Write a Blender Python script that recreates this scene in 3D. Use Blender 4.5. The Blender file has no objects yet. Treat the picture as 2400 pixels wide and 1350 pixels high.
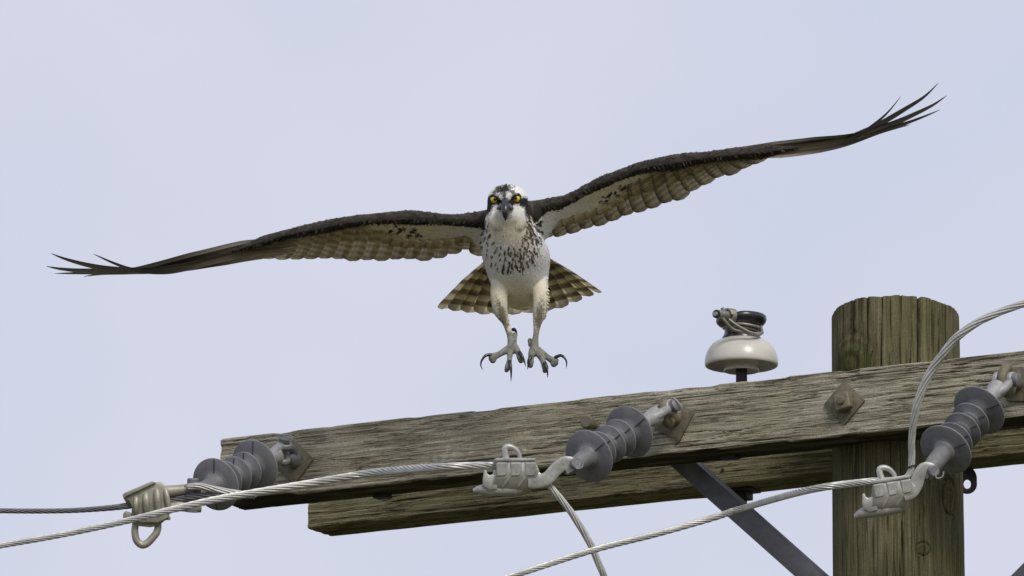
import bpy, bmesh, math, random
import numpy as np
from mathutils import Vector, Matrix

random.seed(7)
rng = np.random.default_rng(7)
scene = bpy.context.scene
col = scene.collection

# ------------------------------------------------------------------ camera, world, sun
ELEV = math.radians(12.4)
DIST = 17.0
PX = 0.00076                      # metres per photograph pixel at the distance DIST
CAM = np.array([0.0, 0.0, 1.7])
U = np.array([1.0, 0.0, 0.0])
V = np.array([0.0, -math.sin(ELEV), math.cos(ELEV)])
W = np.array([0.0, math.cos(ELEV), math.sin(ELEV)])

cd = bpy.data.cameras.new("camera")
cam = bpy.data.objects.new("camera", cd)
col.objects.link(cam)
cam.location = CAM
cam.rotation_euler = (math.radians(90) + ELEV, 0, 0)
cd.sensor_width = 36.0
cd.lens = 36.0 * DIST / (2400 * PX)
cd.clip_start = 0.5
cd.clip_end = 5000
scene.camera = cam

SUN = np.array([0.30, -0.68, 0.62]); SUN = SUN / np.linalg.norm(SUN)
sd = bpy.data.lights.new("sun", 'SUN')
sd.energy = 2.0
sd.angle = math.radians(18)
sd.color = (1.0, 0.95, 0.86)
sun = bpy.data.objects.new("sun", sd)
col.objects.link(sun)
sun.rotation_euler = Vector((-SUN[0], -SUN[1], -SUN[2])).to_track_quat('-Z', 'Y').to_euler()

world = bpy.data.worlds.new("World")
scene.world = world
world.use_nodes = True
nt = world.node_tree
for n in list(nt.nodes):
    nt.nodes.remove(n)
w_out = nt.nodes.new('ShaderNodeOutputWorld')
w_bg = nt.nodes.new('ShaderNodeBackground')
w_bg.inputs['Strength'].default_value = 0.1
w_sky = nt.nodes.new('ShaderNodeTexSky')
w_sky.sky_type = 'NISHITA'
w_sky.sun_disc = False
w_sky.sun_elevation = math.asin(SUN[2])
w_sky.sun_rotation = math.atan2(SUN[0], SUN[1])
w_sky.air_density = 1.0
w_sky.dust_density = 3.0
w_tc = nt.nodes.new('ShaderNodeTexCoord')
w_no = nt.nodes.new('ShaderNodeTexNoise')
w_no.inputs['Scale'].default_value = 14.0
w_no.inputs['Detail'].default_value = 3.0
nt.links.new(w_tc.outputs['Generated'], w_no.inputs['Vector'])
w_cr = nt.nodes.new('ShaderNodeValToRGB')          # thin cloud deck, two close tints
w_cr.color_ramp.elements[0].position = 0.36
w_cr.color_ramp.elements[0].color = (0.64, 0.675, 0.825, 1)
w_cr.color_ramp.elements[1].position = 0.64
w_cr.color_ramp.elements[1].color = (0.71, 0.725, 0.845, 1)
nt.links.new(w_no.outputs['Fac'], w_cr.inputs['Fac'])
w_sc = nt.nodes.new('ShaderNodeVectorMath'); w_sc.operation = 'SCALE'
w_sc.inputs['Scale'].default_value = 10.0
nt.links.new(w_cr.outputs['Color'], w_sc.inputs[0])
w_mx = nt.nodes.new('ShaderNodeMix'); w_mx.data_type = 'RGBA'
w_mx.inputs['Factor'].default_value = 0.9
nt.links.new(w_sky.outputs['Color'], w_mx.inputs[6])
nt.links.new(w_sc.outputs['Vector'], w_mx.inputs[7])
nt.links.new(w_mx.outputs[2], w_bg.inputs['Color'])
nt.links.new(w_bg.outputs['Background'], w_out.inputs['Surface'])

scene.view_settings.view_transform = 'Standard'
scene.view_settings.look = 'None'
scene.view_settings.exposure = 0.0
scene.view_settings.gamma = 1.0
scene.view_settings.use_curve_mapping = False
scene.cycles.max_bounces = 8


def at(px, py, w=0.0):
    """a point seen at that photograph pixel, w metres beyond the reference distance"""
    d = DIST + w
    s = PX * d / DIST
    return CAM + W * d + U * ((px - 1200) * s) + V * ((675 - py) * s)


def ap(p, base=0.0):
    """(px, py, depth in pixel units)"""
    return at(p[0], p[1], p[2] * PX + base)


def project(P):
    q = np.asarray(P) - CAM
    d = q @ W
    s = PX * d / DIST
    return 1200 + (q @ U) / s, 675 - (q @ V) / s, d - DIST


# ------------------------------------------------------------------ noise
def _h(ix, iy, seed):
    a = (ix.astype(np.int64) * 374761393 + iy.astype(np.int64) * 668265263 + seed * 974634777) & 0xFFFFFFFF
    a = ((a ^ (a >> 13)) * 1274126177) & 0xFFFFFFFF
    a = a ^ (a >> 16)
    return (a & 0xFFFF) / 65535.0


def vnoise(x, y, seed=0):
    x = np.asarray(x, float); y = np.asarray(y, float)
    x, y = np.broadcast_arrays(x, y)
    ix = np.floor(x); iy = np.floor(y)
    fx = x - ix; fy = y - iy
    fx = fx * fx * (3 - 2 * fx); fy = fy * fy * (3 - 2 * fy)
    a = _h(ix, iy, seed); b = _h(ix + 1, iy, seed); c = _h(ix, iy + 1, seed); d = _h(ix + 1, iy + 1, seed)
    return (a * (1 - fx) + b * fx) * (1 - fy) + (c * (1 - fx) + d * fx) * fy


def fbm(x, y, seed=0, octs=3):
    t = 0; a = 0.5; s = 0
    for k in range(octs):
        t = t + a * vnoise(np.asarray(x) * 2 ** k, np.asarray(y) * 2 ** k, seed + k * 17); s += a; a *= 0.5
    return t / s


def smooth(a, b, x):
    t = np.clip((np.asarray(x, float) - a) / (b - a), 0, 1)
    return t * t * (3 - 2 * t)


def catmull(pts, n):
    """n points evenly along a smooth curve through pts (any dimension)"""
    p = np.asarray(pts, float)
    if len(p) == 2:
        t = np.linspace(0, 1, n)[:, None]
        return p[0] * (1 - t) + p[1] * t
    ext = np.vstack([2 * p[0] - p[1], p, 2 * p[-1] - p[-2]])
    out = []
    for i in range(1, len(ext) - 2):
        t = np.linspace(0, 1, 24, endpoint=False)[:, None]
        a, b, c, d = ext[i - 1], ext[i], ext[i + 1], ext[i + 2]
        out.append(0.5 * (2 * b + (c - a) * t + (2 * a - 5 * b + 4 * c - d) * t ** 2 + (3 * b - a - 3 * c + d) * t ** 3))
    out.append(ext[-2][None])
    c = np.vstack(out)
    l = np.concatenate([[0], np.cumsum(np.linalg.norm(np.diff(c[:, :3], axis=0), axis=1))])
    tt = np.linspace(0, l[-1], n)
    return np.stack([np.interp(tt, l, c[:, k]) for k in range(c.shape[1])], 1)


# ------------------------------------------------------------------ mesh helpers
def link(ob, parent=None):
    col.objects.link(ob)
    if parent is not None:
        ob.parent = parent
        ob.matrix_parent_inverse = _world(parent).inverted()
    return ob


def _world(o):
    if o.parent is None:
        return o.matrix_basis.copy()
    return _world(o.parent) @ o.matrix_parent_inverse @ o.matrix_basis


def empty(name, loc, label=None, cat=None, group=None):
    o = bpy.data.objects.new(name, None)
    o.empty_display_size = 0.05
    o.location = Vector([float(c) for c in loc])
    col.objects.link(o)
    if label:
        tag(o, label, cat, group)
    return o


def tag(o, label, cat, group=None):
    o["label"] = label
    o["category"] = cat
    if group:
        o["group"] = group
    return o


class MB:
    def __init__(self):
        self.v = []; self.f = []; self.n = 0

    def add(self, verts, faces):
        verts = np.asarray(verts, float).reshape(-1, 3)
        self.v.append(verts)
        self.f.extend([tuple(int(i) + self.n for i in f) for f in faces])
        self.n += len(verts)

    def grid(self, P, closed_u=False, closed_v=False, flip=False):
        nu, nv = P.shape[:2]
        F = []
        for i in range(nu if closed_u else nu - 1):
            for j in range(nv if closed_v else nv - 1):
                a = i * nv + j; b = ((i + 1) % nu) * nv + j
                c = ((i + 1) % nu) * nv + (j + 1) % nv; d = i * nv + (j + 1) % nv
                F.append((a, d, c, b) if flip else (a, b, c, d))
        self.add(P.reshape(-1, 3), F)

    def rings(self, P, cap0=True, cap1=True):
        """P: (nrings, nseg, 3) closed tube"""
        n0 = self.n
        self.grid(P, closed_v=True)
        ns = P.shape[1]; nr = P.shape[0]
        if cap0:
            self.f.append(tuple(n0 + k for k in range(ns)))
        if cap1:
            self.f.append(tuple(n0 + (nr - 1) * ns + k for k in reversed(range(ns))))

    def tube(self, path, rad, ns=12, squash=None, cap0=True, cap1=True):
        p = np.asarray(path, float)
        rad = np.broadcast_to(np.asarray(rad, float), (len(p),))
        T = np.gradient(p, axis=0)
        T /= np.linalg.norm(T, axis=1)[:, None] + 1e-12
        ref = np.array([0, 0, 1.0]) if abs(T[0][2]) < 0.9 else np.array([1.0, 0, 0])
        a = np.cross(T[0], ref); a /= np.linalg.norm(a)
        ang = np.linspace(0, 2 * math.pi, ns, endpoint=False)
        R = []
        for k in range(len(p)):
            a = a - T[k] * (a @ T[k]); a /= np.linalg.norm(a)
            b = np.cross(T[k], a)
            R.append(p[k] + rad[k] * (np.cos(ang)[:, None] * a + np.sin(ang)[:, None] * b))
        self.rings(np.array(R), cap0, cap1)

    def lathe(self, origin, axis, prof, ns=32, ref=None):
        """prof: list of (distance along axis, radius)"""
        ax = np.asarray(axis, float); ax = ax / np.linalg.norm(ax)
        r = np.array([0, 0, 1.0]) if ref is None else np.asarray(ref, float)
        if abs(ax @ r) > 0.95:
            r = np.array([1.0, 0, 0])
        a = np.cross(ax, r); a /= np.linalg.norm(a); b = np.cross(ax, a)
        ang = np.linspace(0, 2 * math.pi, ns, endpoint=False)
        R = [np.asarray(origin) + ax * h + max(q, 1e-5) * (np.cos(ang)[:, None] * a + np.sin(ang)[:, None] * b) for h, q in prof]
        self.rings(np.array(R))

    def box(self, c, ex, ey, ez):
        """centre and three half-edge vectors"""
        c, ex, ey, ez = [np.asarray(q, float) for q in (c, ex, ey, ez)]
        v = [c + sx * ex + sy * ey + sz * ez for sz in (-1, 1) for sy in (-1, 1) for sx in (-1, 1)]
        self.add(v, [(0, 2, 3, 1), (4, 5, 7, 6), (0, 1, 5, 4), (2, 6, 7, 3), (0, 4, 6, 2), (1, 3, 7, 5)])

    def ellipsoid(self, c, r, frame, nu=18, nv=12):
        th = np.linspace(0, math.pi, nv + 2)[1:-1]
        ph = np.linspace(0, 2 * math.pi, nu, endpoint=False)
        P = np.array([[np.asarray(c) + r[0] * math.sin(t) * math.cos(p) * frame[0] + r[1] * math.cos(t) * frame[1]
                       + r[2] * math.sin(t) * math.sin(p) * frame[2] for p in ph] for t in th])
        self.rings(P)

    def mesh(self, name):
        me = bpy.data.meshes.new(name)
        v = np.vstack(self.v)
        me.from_pydata([tuple(q) for q in v], [], self.f)
        me.update()
        return me

    def build(self, name, mat, parent=None, smooth_=True, bevel=0.0, fix=True, auto=None, segs=2):
        me = self.mesh(name)
        bm = bmesh.new(); bm.from_mesh(me)
        if fix:
            bmesh.ops.recalc_face_normals(bm, faces=bm.faces)
        if bevel > 0:
            ed = [e for e in bm.edges if len(e.link_faces) == 2 and e.calc_face_angle(0) > math.radians(30)]
            bmesh.ops.bevel(bm, geom=ed, offset=bevel, segments=segs, profile=0.5, affect='EDGES', clamp_overlap=True)
        bm.to_mesh(me); bm.free()
        me.materials.append(mat)
        me.polygons.foreach_set('use_smooth', [bool(smooth_)] * len(me.polygons))
        if smooth_:
            me.set_sharp_from_angle(angle=math.radians(auto if auto else 40))
        o = bpy.data.objects.new(name, me)
        link(o, parent)
        return o


def prism(outline, w0, w1, base=0.0):
    """closed outline of photograph pixels given thickness between two depths (pixel units)"""
    m = MB()
    n = len(outline)
    a = [ap((p[0], p[1], w0), base) for p in outline]
    b = [ap((p[0], p[1], w1), base) for p in outline]
    m.add(a + b, [tuple(range(n)), tuple(n + k for k in reversed(range(n)))] +
          [(k, n + k, n + (k + 1) % n, (k + 1) % n) for k in range(n)])
    return m


def set_col(me, c, name="Col"):
    at_ = me.color_attributes.new(name, 'FLOAT_COLOR', 'POINT')
    c = np.asarray(c, np.float32)
    if c.shape[1] == 3:
        c = np.hstack([c, np.ones((len(c), 1), np.float32)])
    at_.data.foreach_set('color', c.ravel())


def set_float(me, f, name):
    a = me.attributes.new(name, 'FLOAT', 'POINT')
    a.data.foreach_set('value', np.asarray(f, np.float32))


# ------------------------------------------------------------------ materials
def material(name):
    m = bpy.data.materials.new(name)
    m.use_nodes = True
    return m, m.node_tree, m.node_tree.nodes['Principled BSDF']


def ramp(t, stops):
    n = t.nodes.new('ShaderNodeValToRGB')
    e = n.color_ramp.elements
    while len(e) < len(stops):
        e.new(0.5)
    for k, (p, c) in enumerate(stops):
        e[k].position = p; e[k].color = (c[0], c[1], c[2], 1)
    return n


def mixc(t, a, b, fac, mode='MIX'):
    n = t.nodes.new('ShaderNodeMix'); n.data_type = 'RGBA'; n.blend_type = mode
    for s, v in ((n.inputs[6], a), (n.inputs[7], b)):
        if hasattr(v, 'is_linked'):
            t.links.new(v, s)
        else:
            s.default_value = (v[0], v[1], v[2], 1)
    if hasattr(fac, 'is_linked'):
        t.links.new(fac, n.inputs[0])
    else:
        n.inputs[0].default_value = fac
    return n.outputs[2]


def noise(t, scale, detail=4.0, rough=0.55, vec=None, coord='Object', stretch=None):
    if vec is None:
        tc = t.nodes.new('ShaderNodeTexCoord')
        vec = tc.outputs[coord]
    if stretch:
        mp = t.nodes.new('ShaderNodeMapping')
        mp.inputs['Scale'].default_value = stretch
        t.links.new(vec, mp.inputs['Vector'])
        vec = mp.outputs['Vector']
    n = t.nodes.new('ShaderNodeTexNoise')
    n.inputs['Scale'].default_value = scale
    n.inputs['Detail'].default_value = detail
    n.inputs['Roughness'].default_value = rough
    t.links.new(vec, n.inputs['Vector'])
    return n.outputs['Fac']


def bump(t, b, h, strength=0.3, dist=0.001):
    n = t.nodes.new('ShaderNodeBump')
    n.inputs['Strength'].default_value = strength
    n.inputs['Distance'].default_value = dist
    t.links.new(h, n.inputs['Height'])
    t.links.new(n.outputs['Normal'], b.inputs['Normal'])


def scaled(t, sock, k, add=0.0):
    n = t.nodes.new('ShaderNodeMath'); n.operation = 'MULTIPLY_ADD'
    t.links.new(sock, n.inputs[0]); n.inputs[1].default_value = k; n.inputs[2].default_value = add
    return n.outputs[0]


def wood_material(name, stretch, crack_stretch, tones, mossy, crack_col, speck_k=0.7):
    m, t, b = material(name)
    fine = noise(t, 1.0, 5, 0.7, stretch=stretch)
    c1 = ramp(t, [(0.30, tones[0]), (0.46, tones[1]), (0.58, tones[2]), (0.74, tones[3])])
    t.links.new(fine, c1.inputs['Fac'])
    at_ = t.nodes.new('ShaderNodeAttribute'); at_.attribute_name = 'grain'
    g = ramp(t, [(0.0, (0.30, 0.27, 0.22)), (0.38, (0.86, 0.84, 0.80)), (0.6, (1.03, 1.03, 1.0)), (1.0, (1.2, 1.2, 1.15))])
    t.links.new(at_.outputs['Fac'], g.inputs['Fac'])
    c = mixc(t, c1.outputs['Color'], g.outputs['Color'], 1.0, 'MULTIPLY')
    big = noise(t, 5.0, 4, 0.6)
    r2 = ramp(t, [(0.38, (0, 0, 0)), (0.66, (1, 1, 1))])
    t.links.new(big, r2.inputs['Fac'])
    c = mixc(t, c, mossy, scaled(t, r2.outputs['Color'], 0.6), 'MULTIPLY')
    sp = t.nodes.new('ShaderNodeAttribute'); sp.attribute_name = 'lichen'
    c = mixc(t, c, (0.50, 0.49, 0.42), sp.outputs['Fac'])
    mo = t.nodes.new('ShaderNodeAttribute'); mo.attribute_name = 'moss'
    c = mixc(t, c, (0.055, 0.062, 0.016), mo.outputs['Fac'])
    under_at = t.nodes.new('ShaderNodeAttribute'); under_at.attribute_name = 'underside_dark'
    c = mixc(t, c, (0.045, 0.040, 0.028), under_at.outputs['Fac'])
    speck = noise(t, 520.0, 3, 0.7)
    rs = ramp(t, [(0.36, (0.5, 0.48, 0.43)), (0.5, (1, 1, 1)), (0.68, (1.35, 1.34, 1.28))])
    t.links.new(speck, rs.inputs['Fac'])
    c = mixc(t, c, rs.outputs['Color'], speck_k, 'MULTIPLY')
    # drying checks: thin contour lines of a stretched noise, in some places only
    heights = None
    for k, (cs, w) in enumerate(crack_stretch):
        cn = noise(t, 1.0, 2, 0.5, stretch=cs)
        rc = ramp(t, [(0.5 - 2 * w, (0, 0, 0)), (0.5 - w * .5, (1, 1, 1)), (0.5 + w * .5, (1, 1, 1)), (0.5 + 2 * w, (0, 0, 0))])
        t.links.new(cn, rc.inputs['Fac'])
        gt = noise(t, 1.0, 2, 0.6, stretch=tuple(q * (.12 if q > 50 else .9) for q in cs))
        rg_ = ramp(t, [(0.40, (0, 0, 0)), (0.56, (1, 1, 1))])
        t.links.new(gt, rg_.inputs['Fac'])
        mm = t.nodes.new('ShaderNodeMath'); mm.operation = 'MULTIPLY'
        t.links.new(rc.outputs['Color'], mm.inputs[0]); t.links.new(rg_.outputs['Color'], mm.inputs[1])
        c = mixc(t, c, crack_col, scaled(t, mm.outputs[0], 0.92))
        if heights is None:
            heights = mm.outputs[0]
        else:
            mx = t.nodes.new('ShaderNodeMath'); mx.operation = 'MAXIMUM'
            t.links.new(heights, mx.inputs[0]); t.links.new(mm.outputs[0], mx.inputs[1]); heights = mx.outputs[0]
    t.links.new(c, b.inputs['Base Color'])
    b.inputs['Roughness'].default_value = 0.92
    b.inputs['Specular IOR Level'].default_value = 0.15
    hh = t.nodes.new('ShaderNodeMath'); hh.operation = 'SUBTRACT'
    t.links.new(fine, hh.inputs[0]); t.links.new(scaled(t, heights, 0.8), hh.inputs[1])
    bump(t, b, hh.outputs[0], 0.8, 0.0018)
    return m


CHECKS = [((5, 260, 260), .016), ((11, 480, 480), .020)]
M_ARM = wood_material("weathered_timber", (14, 520, 520), CHECKS,
                      [(0.345, 0.322, 0.262), (0.42, 0.395, 0.328), (0.48, 0.453, 0.382), (0.60, 0.57, 0.49)], (0.71, 0.72, 0.57), (0.06, 0.052, 0.035), 0.8)
M_ARM2 = wood_material("mossy_shaded_timber", (14, 430, 430), CHECKS,  # greener wood, with shade from the near arm painted into its tones
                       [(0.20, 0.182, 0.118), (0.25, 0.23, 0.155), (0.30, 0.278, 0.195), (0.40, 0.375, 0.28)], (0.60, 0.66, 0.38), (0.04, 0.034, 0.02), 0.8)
M_POLE = wood_material("pole_timber", (170, 170, 6), [((120, 120, 2.2), .012)],
                       [(0.092, 0.084, 0.05), (0.135, 0.124, 0.074), (0.17, 0.156, 0.094), (0.235, 0.22, 0.14)], (0.50, 0.58, 0.32), (0.03, 0.027, 0.016), 0.7)


def metal(name, colr, rough=0.45, metallic=1.0, var=0.25, scale=60, bumpy=0.1, spec=0.5, dirt=0.35):
    m, t, b = material(name)
    n = noise(t, scale, 4, 0.6)
    r = ramp(t, [(0.3, tuple(c * (1 - var) for c in colr)), (0.7, tuple(min(1, c * (1 + var)) for c in colr))])
    t.links.new(n, r.inputs['Fac'])
    c = r.outputs['Color']
    if dirt:
        dn = noise(t, scale * 2.3, 5, 0.75)
        dr = ramp(t, [(0.50, (0, 0, 0)), (0.68, (1, 1, 1))])
        t.links.new(dn, dr.inputs['Fac'])
        dm = t.nodes.new('ShaderNodeMath'); dm.operation = 'MULTIPLY'; dm.inputs[1].default_value = dirt
        t.links.new(dr.outputs['Color'], dm.inputs[0])
        c = mixc(t, c, tuple(q * .45 * k for q, k in zip(colr, (1.0, .93, .8))), dm.outputs[0])
    t.links.new(c, b.inputs['Base Color'])
    b.inputs['Metallic'].default_value = metallic
    b.inputs['Roughness'].default_value = rough
    b.inputs['Specular IOR Level'].default_value = spec
    if bumpy:
        bump(t, b, noise(t, scale * 6, 3), bumpy, 0.001)
    return m


M_ALU = metal("aluminium_strand", (0.56, 0.555, 0.53), 0.40, 0.5, 0.2, 22, 0.03)
M_ALUD = metal("shaded_strand", (0.17, 0.172, 0.185), 0.5, 0.4, 0.25, 30, 0.03)  # darker strand colour with the left cable's shade painted in
M_CAST = metal("cast_aluminium", (0.47, 0.465, 0.435), 0.46, 0.45, 0.30, 38, 0.14)
M_CAST2 = metal("tarnished_cast_aluminium", (0.36, 0.35, 0.28), 0.52, 0.4, 0.30, 38, 0.15)
M_GALV = metal("galvanised_steel", (0.185, 0.185, 0.19), 0.58, 0.2, 0.2, 90, 0.1)
M_GALVL = metal("bright_galvanised_steel", (0.34, 0.34, 0.335), 0.55, 0.25, 0.15, 90, 0.1)
M_RUST = metal("rusted_steel", (0.15, 0.135, 0.092), 0.8, 0.15, 0.35, 70, 0.25)
M_BRASS = metal("ochre_stained_steel", (0.19, 0.168, 0.112), 0.65, 0.3, 0.3, 60, 0.2)
M_DARK = metal("dark_steel", (0.03, 0.03, 0.03), 0.6, 0.3, 0.3, 60, 0.1)
M_RUBBER = metal("grey_polymer", (0.18, 0.182, 0.195), 0.62, 0.0, 0.10, 40, 0.05, 0.35)
M_RUBEDGE = metal("grey_polymer_rim", (0.25, 0.25, 0.26), 0.6, 0.0, 0.1, 40, 0.03, 0.35)
M_SEAM = metal("dark_polymer_seam", (0.07, 0.07, 0.075), 0.7, 0.0, 0.1, 40, 0.0, 0.3)
M_BRACE = metal("galvanised_angle", (0.135, 0.138, 0.148), 0.6, 0.35, 0.22, 25, 0.1)
M_GLAZE = metal("pale_grey_porcelain", (0.57, 0.55, 0.49), 0.3, 0.0, 0.06, 20, 0.0, 0.6, 0.12)
M_BLACKG = metal("black_glaze", (0.014, 0.014, 0.015), 0.28, 0.0, 0.2, 30, 0.03, 0.6)
M_WIRE = metal("grey_tie_wire", (0.30, 0.285, 0.235), 0.5, 0.6, 0.15, 80, 0.04)
M_BEAK = metal("black_horn", (0.022, 0.023, 0.027), 0.3, 0.0, 0.3, 60, 0.05, 0.6)
M_CERE = metal("blue_grey_cere", (0.14, 0.15, 0.17), 0.5, 0.0, 0.25, 120, 0.1)
M_PUPIL = metal("black_pupil", (0.004, 0.004, 0.004), 0.08, 0.0, 0.0, 10, 0.0, 0.8)


def feather_material(name, trans, rough=0.75, bmp=0.15):
    m, t, b = material(name)
    a = t.nodes.new('ShaderNodeAttribute'); a.attribute_name = 'Col'
    n = noise(t, 260.0, 3, 0.6)
    r = ramp(t, [(0.3, (0.84, 0.84, 0.84)), (0.7, (1.12, 1.12, 1.12))])
    t.links.new(n, r.inputs['Fac'])
    c = mixc(t, a.outputs['Color'], r.outputs['Color'], 1.0, 'MULTIPLY')
    t.links.new(c, b.inputs['Base Color'])
    b.inputs['Roughness'].default_value = rough
    b.inputs['Specular IOR Level'].default_value = 0.2
    bump(t, b, noise(t, 620.0, 3, 0.6) if bmp > .3 else n, bmp, 0.001)
    if trans > 0:
        tr = t.nodes.new('ShaderNodeBsdfTranslucent')
        t.links.new(c, tr.inputs['Color'])
        mx = t.nodes.new('ShaderNodeMixShader'); mx.inputs[0].default_value = trans
        t.links.new(b.outputs[0], mx.inputs[1]); t.links.new(tr.outputs[0], mx.inputs[2])
        t.links.new(mx.outputs[0], t.nodes['Material Output'].inputs['Surface'])
    return m


M_SKIN = feather_material("plumage", 0.0, 0.85, 0.45)
M_FEATH = feather_material("flight_feather_vane", 0.32, 0.6)
M_TAIL = feather_material("tail_feather_vane", 0.70, 0.6)

m, t, b = material("yellow_iris")
tc = t.nodes.new('ShaderNodeTexCoord')
n = noise(t, 300, 3)
r = ramp(t, [(0.3, (0.62, 0.44, 0.01)), (0.7, (0.85, 0.68, 0.03))])
t.links.new(n, r.inputs['Fac']); t.links.new(r.outputs['Color'], b.inputs['Base Color'])
b.inputs['Roughness'].default_value = 0.06
M_IRIS = m

m, t, b = material("dry_grass_ground")
n = noise(t, 0.6, 6, 0.6)
r = ramp(t, [(0.3, (0.058, 0.054, 0.022)), (0.7, (0.10, 0.092, 0.04))])
t.links.new(n, r.inputs['Fac']); t.links.new(r.outputs['Color'], b.inputs['Base Color'])
b.inputs['Roughness'].default_value = 0.95
M_GROUND = m

# ------------------------------------------------------------------ ground
g = MB()
xs = np.concatenate([-np.geomspace(2500, 5, 24), np.linspace(-4, 4, 5), np.geomspace(5, 2500, 24)])
gx, gy = np.meshgrid(xs, xs, indexing='ij')
gz = 0.25 * (fbm(gx / 9, gy / 9, 3) - 0.5)
g.grid(np.stack([gx, gy, gz], -1))
go = g.build('ground', M_GROUND)
go["kind"] = "structure"

# ------------------------------------------------------------------ the cross-arm frame
PSI = math.radians(28.4)
A = np.array([math.cos(PSI), -math.sin(PSI), 0.0])     # along the arms, to the right and nearer
N = np.array([math.sin(PSI), math.cos(PSI), 0.0])      # out of the front face, away from the camera
Z = np.array([0, 0, 1.0])
ARM_H = 0.1185
ARM_D = 0.092
P0 = at(518, 1027, 0.40)                               # top front left corner of the near arm


def on_arm(px, py, out=0.0):
    """the point of the near arm's front face behind a photograph pixel, out metres in front of it"""
    d = at(px, py, 0) - CAM
    k = ((P0 - N * out - CAM) @ N) / (d @ N)
    return CAM + d * k


ROT_ARM = Matrix((A, N, Z)).transposed()


def timber(name, length, stations, nfront, seed, lich=(), chips=(), knots=(), mat=None):
    """a beam in its own axes: x along, y depth (0..ARM_D), z from 0 (top) down to -ARM_H"""
    x = np.linspace(0, length, stations)
    hz, dz = ARM_H, ARM_D
    nb = int(nfront * 0.55)
    rc = 0.004
    s = []
    for k in range(nfront):                            # front, top to bottom
        s.append((0.0, -rc - (hz - 2 * rc) * k / (nfront - 1), 0, -1, 0))
    for k in range(1, 3):
        a_ = math.pi / 2 * k / 3
        s.append((rc - rc * math.cos(a_), -hz + rc - rc * math.sin(a_), 0, -math.cos(a_), -math.sin(a_)))
    for k in range(nb):                                # bottom, front to back
        s.append((rc + (dz - 2 * rc) * k / (nb - 1), -hz, 1, 0, -1))
    for k in range(6):
        s.append((dz, -hz + rc + (hz - 2 * rc) * k / 5, 2, 1, 0))
    for k in range(12):
        s.append((dz - rc - (dz - 2 * rc) * k / 11, 0.0, 3, 0, 1))
    for k in range(1, 3):
        a_ = math.pi / 2 * k / 3
        s.append((rc - rc * math.sin(a_), -rc + rc * math.cos(a_), 3, -math.sin(a_), math.cos(a_)))
    s = np.array(s)
    per = np.concatenate([[0], np.cumsum(np.hypot(np.diff(s[:, 0]), np.diff(s[:, 1])))])
    X, S = np.meshgrid(x, per, indexing='ij')
    warp = 0.007 * (vnoise(X * 1.3, S * 5, seed) - 0.5) + 0.0012 * (vnoise(X * 9, S * 30, seed + 1) - 0.5)
    for kx, ks, kr in knots:
        dd = np.hypot((X - kx) / 2.6, S - ks)
        warp += np.sign(S - ks) * kr * np.exp(-(dd / kr) ** 2) * 0.35
    SS = S + warp
    g1 = vnoise(X * 7, SS * 330, seed + 2)
    g2 = vnoise(X * 18, SS * 620, seed + 3)
    ring = 0.5 + 0.5 * np.sin(SS * 520 + 5 * vnoise(X * 1.5, SS * 10, seed + 4))
    c1 = 1 - np.abs(2 * vnoise(X * 3.6, SS * 170, seed + 5) - 1)
    gate = smooth(0.40, 0.62, vnoise(X * 3.1, SS * 24, seed + 6))
    crack = np.clip((c1 - 0.86) / 0.14, 0, 1) * gate
    c2 = 1 - np.abs(2 * vnoise(X * 9, SS * 330, seed + 8) - 1)
    crack2 = np.clip((c2 - 0.80) / 0.2, 0, 1) * smooth(0.35, 0.6, vnoise(X * 5, SS * 40, seed + 9))
    disp = 0.0009 * (g1 - 0.5) + 0.0005 * (g2 - 0.5) + 0.0004 * (ring - 0.5) - 0.0024 * crack - 0.0012 * crack2
    disp += 0.0035 * (fbm(X * 5, S * 7, seed + 12) - 0.5)
    edge = np.exp(-((S - hz) / 0.006) ** 2) + np.exp(-(S / 0.006) ** 2) + np.exp(-((S - per[-1]) / 0.006) ** 2)
    disp -= edge * 0.004 * smooth(0.45, 0.8, vnoise(X * 22, S * 0 + 1.5, seed + 13))
    for cx, cs, cl, ch, cdep in chips:
        disp -= cdep * np.exp(-((X - cx) / cl) ** 4 - ((S - cs) / ch) ** 4)
    Yl = s[:, 0][None] + disp * s[:, 3][None]
    Zl = s[:, 1][None] + disp * s[:, 4][None]
    XX = X + 0.003 * (vnoise(S * 220, X * 0, seed + 14) - 0.5) * (np.minimum(X, 0.02) < 0.015)
    P = np.stack([XX, Yl, Zl], -1)
    mb = MB(); mb.rings(P)
    grain = np.clip(0.52 + 0.34 * (g1 - 0.5) + 0.16 * (ring - 0.5) + 0.30 * (g2 - 0.5) - 0.34 * crack - 0.26 * crack2
                    + 0.40 * (fbm(X * 4, S * 22, seed + 20) - 0.5), 0, 1)
    li = np.zeros_like(X)
    for lx, ls, lr in lich:
        d_ = np.hypot(X - lx, S - ls) / lr + 0.7 * (vnoise(X * 260, S * 260, seed + 30) - 0.5)
        li = np.maximum(li, 0.75 * (1 - smooth(0.8, 1.05, d_)))
    me = mb.mesh(name)
    me.materials.append(mat or M_ARM)
    if mat is None:                                    # underside of the near arm coloured darker, edge uneven
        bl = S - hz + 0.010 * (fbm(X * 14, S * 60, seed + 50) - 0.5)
        under_dark = smooth(-0.0015, 0.0015, bl) * (1 - smooth(dz - 0.004, dz, S - hz)) * (0.72 + 0.28 * smooth(.35, .6, fbm(X * 9, S * 40, seed + 51)))
        set_float(me, under_dark.ravel(), 'underside_dark')
    me.polygons.foreach_set('use_smooth', [True] * len(me.polygons))
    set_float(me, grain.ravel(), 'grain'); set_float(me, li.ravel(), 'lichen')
    me.set_sharp_from_angle(angle=math.radians(55))
    return me


def arm_local(px, py):
    q = on_arm(px, py) - P0
    return q @ A, -(q @ Z)


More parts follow.
